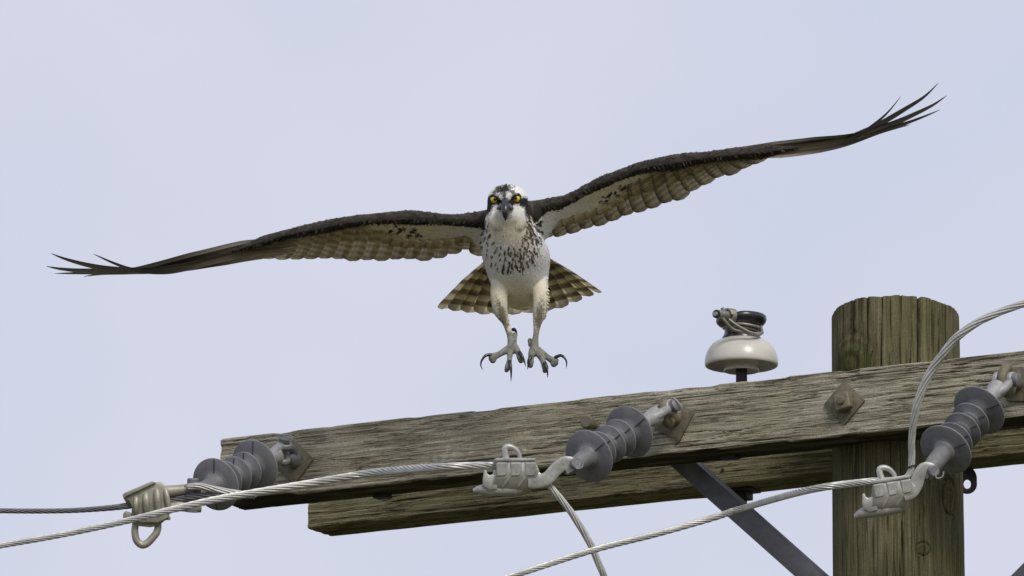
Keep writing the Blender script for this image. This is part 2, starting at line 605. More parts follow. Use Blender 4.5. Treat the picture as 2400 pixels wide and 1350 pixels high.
# near cross-arm
arm = empty('crossarm', P0, 'near weathered timber crossarm bolted across the front of the pole', 'crossarm', 'timber crossarms')
lich = []
for (px, py, rr) in ((1050, 1047, 9), (1062, 1060, 8), (1040, 1064, 9), (1036, 1082, 8), (1103, 1052, 7), (1140, 1060, 8),
                     (1205, 1046, 8), (1230, 1050, 7), (1135, 1052, 6), (1020, 1072, 6), (1215, 1060, 6)):
    lx, ls = arm_local(px, py); lich.append((lx, ls, rr * PX))
chx, _ = arm_local(620, 1150)
knx, kns = arm_local(1110, 985)
kn2x, kn2s = arm_local(2035, 940)
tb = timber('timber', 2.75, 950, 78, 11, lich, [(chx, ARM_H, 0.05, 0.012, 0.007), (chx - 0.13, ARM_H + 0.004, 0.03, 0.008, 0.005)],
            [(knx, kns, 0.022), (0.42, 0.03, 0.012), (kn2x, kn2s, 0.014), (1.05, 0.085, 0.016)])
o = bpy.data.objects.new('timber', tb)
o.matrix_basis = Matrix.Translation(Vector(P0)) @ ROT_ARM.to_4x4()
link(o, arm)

# far cross-arm
GAP = 0.281
q = at(723, 1238, 0.0)
d = q - CAM
P1b = CAM + d * (((P0 + N * GAP - CAM) @ N) / (d @ N))   # lower front left corner, on the far arm's face
P1 = np.array([P1b[0], P1b[1], P1b[2] + ARM_H])
arm2 = empty('crossarm', P1, 'far timber crossarm behind the pole, its lower half showing under the near one', 'crossarm', 'timber crossarms')
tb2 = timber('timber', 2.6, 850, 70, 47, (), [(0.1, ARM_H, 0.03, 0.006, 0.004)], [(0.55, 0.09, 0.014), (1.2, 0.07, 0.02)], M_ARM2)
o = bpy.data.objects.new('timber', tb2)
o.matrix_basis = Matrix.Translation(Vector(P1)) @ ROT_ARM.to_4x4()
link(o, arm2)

# ------------------------------------------------------------------ pole
POLE_R = 0.1135
pc_d = at(2100, 900, 0) - CAM
PC = CAM + pc_d * (((P0 + N * 0.186 - CAM) @ N) / (pc_d @ N))       # on the pole's axis
_, _, PCW = project(PC)
zt = at(2100, 737, PCW)[2]                                           # rim height at the sides
pole = empty('utility_pole', (PC[0], PC[1], 0), 'round wooden utility pole with cracked top and green moss', 'utility pole')
nz, na = 460, 300
zz = np.concatenate([np.linspace(0, zt - 0.75, 24, endpoint=False), np.linspace(zt - 0.75, zt, nz - 24)])
ang = np.linspace(0, 2 * math.pi, na, endpoint=False)
ZZ, AA = np.meshgrid(zz, ang, indexing='ij')
down = zt - ZZ
arc = AA * POLE_R                                                   # metres round the pole


def pnoise(fa, fz, seed):
    """periodic in angle: fa cells round the pole"""
    return 0.5 * (vnoise(np.cos(AA) * fa / 6.28, ZZ * fz + np.sin(AA) * fa / 6.28 * 1.0, seed)
                  + vnoise(np.sin(AA) * fa / 6.28 + 31, ZZ * fz + 7 - np.cos(AA) * fa / 6.28, seed + 1))


lean = 0.012 * down
R = POLE_R + 0.006 * down + 0.002 * (vnoise(AA * 3, ZZ * 2, 5) - 0.5)


def ang_of(px, py=900):
    """angle on the near side of the pole seen at that pixel column"""
    x = (px - 2104) * PX / POLE_R
    return -math.acos(max(-1, min(1, x)))


crk = np.zeros_like(R)
wob = 0.010 * (vnoise(ZZ * 6, AA * 0, 9) - 0.5)
for (px, dep, wd, z0, z1, sl) in ((2147, .016, .0024, -.02, .22, .00), (2026, .009, .0018, -.02, .10, .05), (2060, .011, .0018, -.02, .21, .02),
                                  (2104, .006, .0016, -.02, .25, .0), (2180, .007, .0014, -.02, .3, .0), (1998, .006, .0015, -.02, .09, .0),
                                  (2080, .005, .0014, .0, .2, .0), (2195, .004, .0012, .0, .4, .0), (2218, .004, .0012, -.02, .4, .0),
                                  (2120, .005, .0013, .05, .3, .0), (2240, .004, .0013, -.02, .6, .0), (1975, .004, .0014, -.02, .5, .01),
                                  (2076, .006, .0013, .32, .75, .0), (2112, .008, .0014, .32, .9, .0), (2150, .006, .0013, .30, .62, .0),
                                  (2160, .009, .0013, .36, .9, .06), (2010, .005, .0014, .40, .9, .0), (2045, .006, .0014, .33, .9, .0),
                                  (2220, .004, .0012, .55, .9, .0), (1985, .005, .0013, .45, .8, .0)):
    a0 = ang_of(px)
    da = (((AA - a0 + math.pi) % (2 * math.pi)) - math.pi) * POLE_R - sl * (down - z0) * 0.3 + wob
    on = smooth(z0 - 0.01, z0 + 0.02, down) * (1 - smooth(z1 - 0.05, z1, down))
    crk = np.maximum(crk, .75 * dep * on * np.exp(-(da / (wd * .75)) ** 2))
fine = vnoise(arc * 420, ZZ * 7, 21); fine2 = vnoise(arc * 800, ZZ * 20, 22)
micro = np.clip(((1 - np.abs(2 * vnoise(arc * 130, ZZ * 3.5, 23) - 1)) - 0.86) / 0.14, 0, 1) * smooth(.4, .6, vnoise(arc * 30, ZZ * 4, 24))
R = R + 0.0008 * (fine - 0.5) + 0.0005 * (fine2 - 0.5) - 0.0014 * micro - crk
kn_big = np.zeros_like(R); kn = np.zeros_like(R); kn_ring = np.zeros_like(R)
for (px, py, kr, kh, bulge) in ((1996, 848, .050, .056, .007), (2217, 1168, .017, .033, .004), (2155, 1305, .012, .012, .002)):
    a0 = ang_of(px)
    zc = at(px, py, PCW - 0.1)[2]
    da = (((AA - a0 + math.pi) % (2 * math.pi)) - math.pi) * POLE_R
    rr = np.hypot(da / kr, (ZZ - zc) / kh)
    R = R + bulge * np.exp(-rr ** 2 * 1.2) - (0.0035 if kr < .03 else .0012) * np.exp(-((rr - 1.0) / 0.09) ** 2) + 0.0012 * np.sin(rr * 16) * np.exp(-rr ** 2)
    if kr > .03:
        kn_big = np.exp(-np.hypot(da / .055, (ZZ - zc + .012) / .05) ** 2)
    kn = np.maximum(kn, np.exp(-rr ** 2 * 0.9)); kn_ring = np.maximum(kn_ring, np.exp(-((rr - 1.0) / 0.11) ** 2) * (0.8 if kr < .03 else .35))
    kn_ring = np.maximum(kn_ring, 0.5 * (np.sin(rr * 15 + 4 * fine) > 0.55) * np.exp(-rr ** 2 * .8))
lx = np.cos(AA) * R; ly = np.sin(AA) * R
toward = -(np.sin(AA))                                              # 1 on the camera side
top_w = smooth(zt - 0.06, zt, ZZ)
zoff = top_w * (0.14 * POLE_R * toward + 0.003 * (vnoise(AA * 7, AA * 0, 33) - 0.5) + 0.001 * (vnoise(AA * 30, AA * 0, 34) - 0.5)
                - 0.2 * crk * (down < 0.004) - 0.02 * POLE_R * np.cos(AA))
PP = np.stack([PC[0] + lx - lean * 0 + (0.004 * np.clip(down, 0, 2)), PC[1] + ly, ZZ + zoff], -1)
mb = MB(); mb.rings(PP)
me = mb.mesh('shaft')
me.materials.append(M_POLE)
me.polygons.foreach_set('use_smooth', [True] * len(me.polygons))
grain = np.clip(0.53 + 0.28 * (fine - 0.5) + 0.25 * (fine2 - 0.5) - 0.3 * micro - 34 * crk + 0.5 * (fbm(arc * 25, ZZ * 6, 40) - 0.5)
                - 0.22 * kn - 0.4 * kn_ring, 0, 1)
set_float(me, grain.ravel(), 'grain')
set_float(me, np.zeros(grain.size), 'lichen')
moss = np.clip(0.95 * smooth(.25, .7, kn_big + .5 * (fbm(arc * 60, ZZ * 40, 77) - .5)) + .5 * smooth(.55, .8, fbm(arc * 14, ZZ * 7, 78)) * smooth(-.6, .7, -np.cos(AA)), 0, 1) * .8
set_float(me, moss.ravel(), 'moss')
me.set_sharp_from_angle(angle=math.radians(60))
o = bpy.data.objects.new('shaft', me)
link(o, pole)

# ear with a hole at the back of the pole
ear = MB()
ec = (2267, 1135)
n_ = 28
outl = []; inn = []
for k in range(n_):
    a_ = 2 * math.pi * k / n_
    ro = 23 if math.sin(a_) < 0.2 else 23 + 10 * (math.sin(a_) - 0.2)
    outl.append((ec[0] + ro * math.cos(a_), ec[1] - ro * math.sin(a_) * (1.0 if math.sin(a_) < 0 else 1.35)))
    inn.append((ec[0] + 8.5 * math.cos(a_), ec[1] - 10.5 * math.sin(a_)))
wd0, wd1 = PCW / PX + 40, PCW / PX + 49
P4 = np.array([[ap((p[0], p[1], wd0)) for p in outl], [ap((p[0], p[1], wd0)) for p in inn],
               [ap((p[0], p[1], wd1)) for p in inn], [ap((p[0], p[1], wd1)) for p in outl]])
ear.grid(P4, closed_u=True, closed_v=True)
ear.build('eye_bracket', M_DARK, pole, bevel=0.001)

# ------------------------------------------------------------------ bolts and plates of the arms
def plate_on_arm(px, py, half, turn, mat, thick=0.005, parent=arm):
    c = on_arm(px, py, thick * 0.5 + 0.0005)
    a_ = math.radians(45 + turn)
    e1 = (A * math.cos(a_) + Z * math.sin(a_)) * half / math.sqrt(2)
    e2 = (-A * math.sin(a_) + Z * math.cos(a_)) * half / math.sqrt(2)
    m_ = MB(); m_.box(c, e1, e2, N * thick * 0.5)
    return m_.build('washer_plate', mat, parent, bevel=0.0012), c


def square_nut(px, py, out, half, th, turn, mat, parent, bolt=True):
    c = on_arm(px, py, out + th / 2)
    a_ = math.radians(turn)
    e1 = (A * math.cos(a_) + Z * math.sin(a_)) * half
    e2 = (-A * math.sin(a_) + Z * math.cos(a_)) * half
    m_ = MB(); m_.box(c, e1, e2, N * th / 2)
    nu = m_.build('nut', mat, parent, bevel=0.0035, segs=3)
    if bolt:
        b_ = MB(); b_.lathe(c - N * th / 2 + N * 0.004, -N, [(0, .0072), (.0085, .0072), (.0095, .0062), (.0095, 0.0)], 20)
        b_.build('bolt', M_RUST, parent)


pl, c = plate_on_arm(1979, 944, 0.0405, 0, M_RUST)
pl["label"] = "rusty diamond washer plate under the square nut"
m_ = MB(); m_.lathe(on_arm(1978, 943, 0.0055), -N, [(0, .019), (.003, .019), (.004, .017)], 28)
m_.build('washer', M_RUST, arm)
square_nut(1976, 941, 0.0095, 0.0150, 0.016, 12, M_BRASS, arm)
# bolt end standing out beside the middle insulator
m_ = MB(); c = on_arm(1395, 996, 0.0)
m_.lathe(c, -N, [(-.01, .008), (.022, .008), (.022, .0125), (.033, .0125), (.036, .010), (.036, 0)], 18)
m_.build('bolt', M_RUST, arm)
# nuts under the arms
def under_nut(px, py, base, parent, sc=1.0, plate=True):
    d_ = at(px, py, 0) - CAM
    zb = base[2] - ARM_H
    k_ = (zb - CAM[2]) / d_[2]
    c_ = CAM + d_ * k_
    m2 = MB()
    if plate:
        m2.box(c_ - Z * 0.003, A * .026 * sc, N * .026 * sc, Z * .003)
        m2.build('washer_plate', M_DARK, parent, bevel=.001)
        m2 = MB()
    m2.box(c_ - Z * 0.013, A * .015 * sc, N * .015 * sc, Z * .0075)
    m2.build('nut', M_DARK, parent, bevel=.002)
    m3 = MB(); m3.lathe(c_ - Z * .018, -Z, [(0, .008 * sc), (.014 * sc, .008 * sc), (.015 * sc, .006 * sc)], 16)
    m3.build('bolt', M_DARK, parent)


under_nut(1741, 1146, P1, arm2, 0.95)
for (px_, py_) in ((1712, 1066), (896, 1158)):
    d_ = at(px_, py_, 0) - CAM
    c_ = CAM + d_ * ((P0[2] - ARM_H - CAM[2]) / d_[2])
    m2 = MB(); m2.box(c_ - Z * .003, A * .014, N * .012, Z * .005)
    m2.build('nut', M_DARK, arm, bevel=.0015)
# square nut on the pole just below the near arm
c_ = at(2075, 1052, PCW - POLE_R - 0.006)
m_ = MB(); m_.box(c_, A * .0085, N * .009, Z * .010)
m_.build('bolt_head', M_DARK, pole, bevel=.0015)
# nail in the far arm
d_ = at(1695, 1102, 0) - CAM
c_ = CAM + d_ * (((P1 - CAM) @ N) / (d_ @ N))
m_ = MB(); m_.lathe(c_ + N * .004, -N, [(0, .002), (.006, .002), (.006, .0032), (.008, .003), (.008, 0)], 10)
m_.build('nail', M_DARK, arm2)

# ------------------------------------------------------------------ braces
def brace(name, p_top, p_bot, label):
    root = empty(name, p_bot, label, 'brace', 'steel braces under the crossarms')
    ax = p_bot - p_top; L_ = np.linalg.norm(ax); ax = ax / L_
    side = np.cross(ax, N); side /= np.linalg.norm(side)
    if side[2] < 0:
        side = -side
    nn = np.cross(ax, side)
    if nn @ N < 0:
        nn = -nn
    h_ = 0.0175; th = 0.0022
    c_ = (p_top + p_bot) / 2
    m_ = MB(); m_.box(c_, ax * L_ / 2, side * h_, nn * th)
    m_.build('face_flange', M_BRACE, root, bevel=.0006)
    m_ = MB(); m_.box(c_ + side * (h_ - th) + nn * (h_ + th + .0002), ax * L_ / 2, side * th, nn * h_)
    m_.build('back_flange', M_BRACE, root, bevel=.0006)
    m_ = MB(); m_.lathe(p_top + ax * .03, -nn, [(0, .006), (.006, .010), (.010, .008), (.011, 0)], 16)
    m_.build('bolt', M_GALV, root)


wbr = project(P0 + N * (ARM_D + 0.06))[2]
def on_plane(px, py, off):
    d_ = at(px, py, 0) - CAM
    return CAM + d_ * (((P0 + N * off - CAM) @ N) / (d_ @ N))


brace('steel_brace', on_plane(1530, 1024, ARM_D + 0.035), on_plane(2060, 1495, ARM_D + 0.05),
      'flat grey steel brace slanting from the far crossarm down towards the pole')
brace('steel_brace', on_plane(2640, 1110, ARM_D + 0.035), on_plane(2190, 1560, ARM_D + 0.05),
      'dark brace tip peeking in at the lower right corner of the photo')

# ------------------------------------------------------------------ dead-end insulators
SHED_L = 175 * PX


def insulator(near, far, eye_gap, near_gap, label, arm_out, seam=0.0):
    """near/far: photograph pixels of the end sheds' centres; the far end hangs at the arm"""
    du, dv = (far[0] - near[0]) * PX, (far[1] - near[1]) * PX
    dl = math.hypot(du, dv)
    dw = math.sqrt(SHED_L ** 2 - dl ** 2)
    k = (eye_gap * PX) / dl                              # eye lies this far beyond the far shed, in units of the shed length
    eye_px = (far[0] + (far[0] - near[0]) * k, far[1] + (far[1] - near[1]) * k)
    Pe = on_arm(eye_px[0], eye_px[1], arm_out)
    we = project(Pe)[2]
    wf = we - dw * k
    Pf = at(far[0], far[1], wf)
    Pn = at(near[0], near[1], wf - dw)
    ax = Pn - Pf; ax /= np.linalg.norm(ax)
    Pp = Pn + ax * (near_gap * PX * SHED_L / dl)
    root = empty('dead_end_insulator', Pf, label, 'insulator', 'grey polymer dead-end insulators')
    for i in range(5):
        c_ = Pf + (Pn - Pf) * i / 4
        r_ = (63 if i in (0, 4) else 45) * PX
        m_ = MB()
        m_.lathe(c_, ax, [(-.022, .0165), (-.0055, .0185), (-.0030, r_ * .62), (-.0016, r_ - .0012), (-.0008, r_),
                          (.0008, r_), (.0016, r_ - .0012), (.0030, r_ * .6), (.0055, .0195), (.009, .0172)], 56)
        sh = m_.build('shed', M_RUBBER, root, auto=70)
        m_ = MB()
        m_.lathe(c_, ax, [(-.0011, r_ - .0004), (-.0007, r_ + .0005), (.0007, r_ + .0005), (.0011, r_ - .0004)], 56)
        m_.build('rim', M_RUBEDGE, sh)
        sdir = np.cross(ax, Z); sdir /= np.linalg.norm(sdir); sdir = sdir * math.cos(seam) + np.cross(ax, sdir) * math.sin(seam)
        tdir = np.cross(ax, sdir)
        for sg_ in (-1, 1):
            for fc in (-1, 1):
                a3 = c_ + sdir * sg_ * .019 + ax * fc * .0052; b3 = c_ + sdir * sg_ * (r_ - .001) + ax * fc * .0016
                m_ = MB(); m_.box((a3 + b3) / 2, (b3 - a3) / 2, tdir * .0006, ax * .0008)
                m_.build('mould_seam', M_SEAM, sh)
    m_ = MB(); m_.lathe(Pf - ax * .012, ax, [(0, .0155), (SHED_L + .024, .0155)], 32)
    m_.build('core', M_RUBBER, root)
    # near ferrule
    Lf = np.linalg.norm(Pp - Pn)
    m_ = MB(); m_.lathe(Pn + ax * .004, ax, [(0, .021), (.006, .0205), (.010, .0165), (Lf * .55, .0155), (Lf * .72, .0135), (Lf + .006, .0125), (Lf + .009, .009)], 32)
    m_.build('ferrule', M_GALV, root)
    # far ferrule, widening into a fork around the eye
    Le = np.linalg.norm(Pe - Pf)
    m_ = MB(); m_.lathe(Pf - ax * .002, -ax, [(0, .021), (.007, .0195), (.012, .0135), (Le * .45, .0125), (Le * .6, .0155), (Le * .72, .017), (Le * .78, .010)], 32)
    m_.build('fork_neck', M_GALVL, root)
    s_ = np.cross(ax, Z); s_ /= np.linalg.norm(s_)
    up_ = np.cross(s_, ax)
    return root, Pf, Pn, Pp, Pe, ax, s_, up_


def fork(root, Pe, Pf, ax, pin_dir, mat, cotter=True):
    """two cheeks around the eye, a headed pin through them and a split pin"""
    Le = np.linalg.norm(Pe - Pf)
    pd = pin_dir / np.linalg.norm(pin_dir)
    pd = pd - ax * (pd @ ax); pd /= np.linalg.norm(pd)
    other = np.cross(pd, ax)
    for sg in (-1, 1):
        m_ = MB()
        path = catmull([Pf - ax * Le * .55 + pd * sg * .004, Pf - ax * Le * .72 + pd * sg * .0125, Pe + pd * sg * .0145 + ax * .008, Pe + pd * sg * .0145 - ax * .004], 12)
        m_.tube(path, np.linspace(.0095, .0072, 12), 12)
        m_.lathe(Pe + pd * sg * .0145 - pd * .0045, pd, [(0, .0125), (.002, .0145), (.007, .0145), (.009, .0125)], 22)
        m_.build('fork_cheek', mat, root)
    m_ = MB(); m_.lathe(Pe - pd * .024, pd, [(0, .007), (.001, .008), (.046, .008), (.046, .0115), (.052, .0115), (.054, .009)], 22)
    m_.build('pin', M_GALV, root)
    if cotter:
        c_ = Pe + pd * .0245
        path = catmull([c_ + other * .012 + ax * .004, c_ + other * .016 + pd * .006, c_ + other * .010 + pd * .011, c_ - other * .002 + pd * .009, c_ - other * .014 + pd * .004], 16)
        m_ = MB(); m_.tube(path, .0013, 8)
        m_.build('split_pin', M_GALVL, root)


def eye_nut(px, py, centre, plane, mat, parent=arm, r_=0.0175, tube=.0075):
    """forged ring on a bolt through the arm; plane = direction square to N that the ring stretches along"""
    base = on_arm(px, py, 0.0)
    pd = plane / np.linalg.norm(plane)
    ax = centre - base; L_ = np.linalg.norm(ax); ax = ax / L_
    m_ = MB()
    th = np.linspace(0, 2 * math.pi, 40, endpoint=False)
    ring = np.array([centre + ax * (0.0 + .019 * math.cos(a_) - .010) + pd * r_ * math.sin(a_) for a_ in th])
    # closed tube
    Tn = np.roll(ring, -1, 0) - np.roll(ring, 1, 0); Tn /= np.linalg.norm(Tn, axis=1)[:, None]
    bn = np.cross(ax, pd); bn /= np.linalg.norm(bn)
    ph = np.linspace(0, 2 * math.pi, 14, endpoint=False)
    Rr = np.array([[ring[k] + tube * (math.cos(p) * np.cross(Tn[k], bn) + math.sin(p) * bn) for p in ph] for k in range(40)])
    m_.grid(Rr, closed_u=True, closed_v=True)
    e = m_.build('eye_nut', mat, parent)
    m_ = MB(); m_.lathe(base + N * .002, ax, [(0, .0125), (.006, .014), (.013, .0135), (L_ - .022, .0105), (L_ - .018, .006)], 22)
    m_.build('eye_neck', mat, parent)
    return e


# left insulator
i1, Pf, Pn, Pp1, Pe, ax1, s1, u1 = insulator((506, 1135), (597, 1092), 74, 65, 'grey ribbed insulator at the left end of the crossarm', 0.050, 1.35)
fork(i1, Pe, Pf, ax1, Z + U * 0.15 - W * .5, M_GALVL)
p_, _ = plate_on_arm(688, 1083, 0.043, 3, M_RUST)
eye_nut(694, 1084, Pe - U * .001, U * .25 + Z * .35 + N * 0.2, M_GALV)
PIN1 = Pp1
# middle insulator
i2, Pf, Pn, Pp2, Pe, ax2, s2, u2 = insulator((1381, 1069), (1475, 1012), 99, 46, 'grey ribbed insulator on the middle of the near crossarm', 0.052, .45)
fork(i2, Pe, Pf, ax2, -W + Z * .1 + U * .25, M_GALVL)
p_, _ = plate_on_arm(1580, 985, 0.042, 14, M_RUST)
eye_nut(1584, 984, Pe, Z, M_BRASS, tube=.0082, r_=.021)
PIN2 = Pp2
# right insulator
i3, Pf, Pn, Pp3, Pe, ax3, s3, u3 = insulator((2217, 1054), (2295, 962), 93, 68, 'grey ribbed insulator at the right edge in front of the pole', 0.056, .15)
fork(i3, Pe, Pf, ax3, -W * .6 + U * .8, M_GALVL, False)
p_, _ = plate_on_arm(2398, 900, 0.043, 40, M_RUST)
eye_nut(2386, 898, Pe, Z, M_BRASS, tube=.009, r_=.022)
PIN3 = Pp3

# ------------------------------------------------------------------ conductors
def cable_mesh(path, rad, lobes, pitches, phase=0.0, n=None, cap0=True, cap1=True):
    L_ = np.sum(np.linalg.norm(np.diff(np.asarray(path), axis=0), axis=1))
    n = n or max(12, int(L_ / 0.0035))
    pit = np.interp(np.linspace(0, 1, len(path)), np.linspace(0, 1, len(pitches)), pitches)
    p = catmull(np.hstack([np.asarray(path), np.asarray(rad)[:, None], pit[:, None]]), n)
    r_ = p[:, 3]; pit = p[:, 4]; p = p[:, :3]
    T = np.gradient(p, axis=0); T /= np.linalg.norm(T, axis=1)[:, None]
    s_ = np.concatenate([[0], np.cumsum(np.linalg.norm(np.diff(p, axis=0), axis=1))])
    turn = np.concatenate([[0], np.cumsum(np.diff(s_) / pit[1:])])
    a = np.cross(T[0], np.array([0, 0, 1.0])); a /= np.linalg.norm(a)
    ns = lobes * 10
    th = np.linspace(0, 2 * math.pi, ns, endpoint=False)
    rs_ = math.sin(math.pi / lobes) / (1 + math.sin(math.pi / lobes))
    ph_ = ((th * lobes / (2 * math.pi) + .5) % 1.0 - .5) * 2 * math.pi / lobes
    prof = (1 - rs_) * np.cos(ph_) + np.sqrt(np.clip(rs_ ** 2 - ((1 - rs_) * np.sin(ph_)) ** 2, 0, 1))
    R_ = []
    for k in range(n):
        a = a - T[k] * (a @ T[k]); a /= np.linalg.norm(a)
        b_ = np.cross(T[k], a)
        tw = th + LAY * 2 * math.pi * turn[k] + phase
        R_.append(p[k] + r_[k] * prof[:, None] * (np.cos(tw)[:, None] * a + np.sin(tw)[:, None] * b_))
    mb_ = MB(); mb_.rings(np.array(R_), cap0, cap1)
    return mb_


wp2 = project(PIN2)[2]; wp1 = project(PIN1)[2]; wp3 = project(PIN3)[2]
LAY = 1
# cable of the left clamp
pts = [(-1000, 1150, -0.6), (-260, 1190, -0.12), (0, 1197, wp1 - 0.12), (150, 1197, wp1 - .08), (250, 1191, wp1 - .03), (310, 1184, wp1 - .012), (400, 1172, wp1 - .01), (470, 1163, wp1 - .02),
       (530, 1160, wp1 - .03), (597, 1163, wp1 - .035)]
m_ = cable_mesh([at(*p) for p in pts], [q_ * PX for q_ in (6.2, 6.2, 6.2, 6.3, 7, 8, 8.5, 9, 9, 7)], 7, [.10, .10, .12, .16])
tag(m_.build('conductor', M_ALUD, None, auto=75), 'short stranded cable gripped by the leftmost clamp, its tail poking right', 'cable', 'stranded conductors')
# second strand bundle of the tail, splayed above
pts = [(440, 1141, wp1 - .028), (470, 1140, wp1 - .028), (510, 1149, wp1 - .03), (560, 1157, wp1 - .032), (600, 1160, wp1 - .034)]
wu = cable_mesh([at(*p) for p in pts], [q_ * PX for q_ in (8, 8.5, 9, 8, 6)], 7, [.25, .25])
tag(wu.build('conductor', M_ALU, None, auto=75), 'loose splayed strands lying over the pin beside the leftmost clamp', 'cable', 'stranded conductors')
# cable of the middle clamp
wc = wp2 + .002
pts = [(-1000, 1440, -1.0), (-260, 1330, -.62), (-90, 1296, -.50), (0, 1279, -.44), (150, 1252, -.36), (300, 1220, -.28), (400, 1195, -.22), (500, 1172, -.17), (600, 1154, -.13), (725, 1133, -.09), (875, 1108, -.05), (1025, 1095, wc - .02),
       (1156, 1092, wc), (1240, 1104, wc), (1282, 1134, wc), (1313, 1168, wc), (1342, 1206, wc), (1380, 1268, wc), (1395, 1301, wc), (1416, 1352, wc), (1450, 1440, wc)]
rd = [6.5, 6.5, 6.8, 7, 7.3, 7.8, 8.3, 8.8, 9.2, 9.4, 9.5, 9.3, 9, 8.5, 8.3, 8.2, 8.2, 8.2, 8.2, 8.2, 8.2]
tag(cable_mesh([at(*p) for p in pts], [q_ * PX for q_ in rd], 7, [.095, .10, .13, .17, .18, .2, .28, .3]).build('conductor', M_ALU, None, auto=75),
    'long stranded cable from the left edge into the middle clamp, tail hanging down', 'cable', 'stranded conductors')
# cable of the right clamp
wc3 = wp3 + .002
pts = [(300, 1640, -1.0), (1000, 1416, -.60), (1100, 1384, -.54), (1205, 1349, -.48), (1388, 1290, -.40), (1540, 1251, -.34), (1680, 1211, -.30), (1741, 1191, -.28), (1898, 1148, wc3 - .02), (2035, 1129, wc3), (2090, 1126, wc3), (2122, 1120, wc3 - .008),
       (2134, 1104, wc3 - .008), (2137, 1077, wc3 - .008), (2137, 1028, wc3 - .012), (2143, 979, wc3 - .02), (2155, 930, wc3 - .025), (2181, 872, wc3 - .03), (2228, 807, wc3 - .04), (2253, 782, wc3 - .045), (2305, 748, wc3 - .05), (2400, 712, wc3 - .06), (2520, 690, wc3 - .07), (2900, 668, wc3 - .05), (3500, 690, wc3 + .1)]
rd = [7, 7, 7, 7.2, 7.4, 7.6, 7.9, 8, 8.4, 8.4, 8, 7.5, 7.5, 8, 8.2, 8.8, 9.6, 10, 9.8, 9.5, 9, 8.6, 8.5, 8.5, 8.5]
tag(cable_mesh([at(*p) for p in pts], [q_ * PX for q_ in rd], 7, [.10, .10, .105, .11, .14, .26, .28, .24, .2]).build('conductor', M_ALU, None, auto=75),
    'stranded cable through the right clamp that loops up past the pole', 'cable', 'stranded conductors')
c0 = at(2135, 1097, wc3 - .008)
m_ = MB(); th = np.linspace(0, 2 * math.pi * 2, 40)
m_.tube(np.array([c0 + .0075 * (U * math.cos(a_) + W * math.sin(a_)) + V * (.0012 * a_ / 6.28 + .003 * math.cos(a_ + .6)) for a_ in th]), .0009, 6)
tag(m_.build('binding_wire', M_DARK), 'thin dark wire tied round the cable loop at the right clamp', 'wire')

# ------------------------------------------------------------------ strain clamps
def xf(pts, ang, ox, oy, tx, ty, s=1.0):
    c_, s_ = math.cos(ang), math.sin(ang)
    return [((tx + s * (c_ * (p[0] - ox) - s_ * (p[1] - oy))), (ty + s * (s_ * (p[0] - ox) + c_ * (p[1] - oy)))) for p in pts]


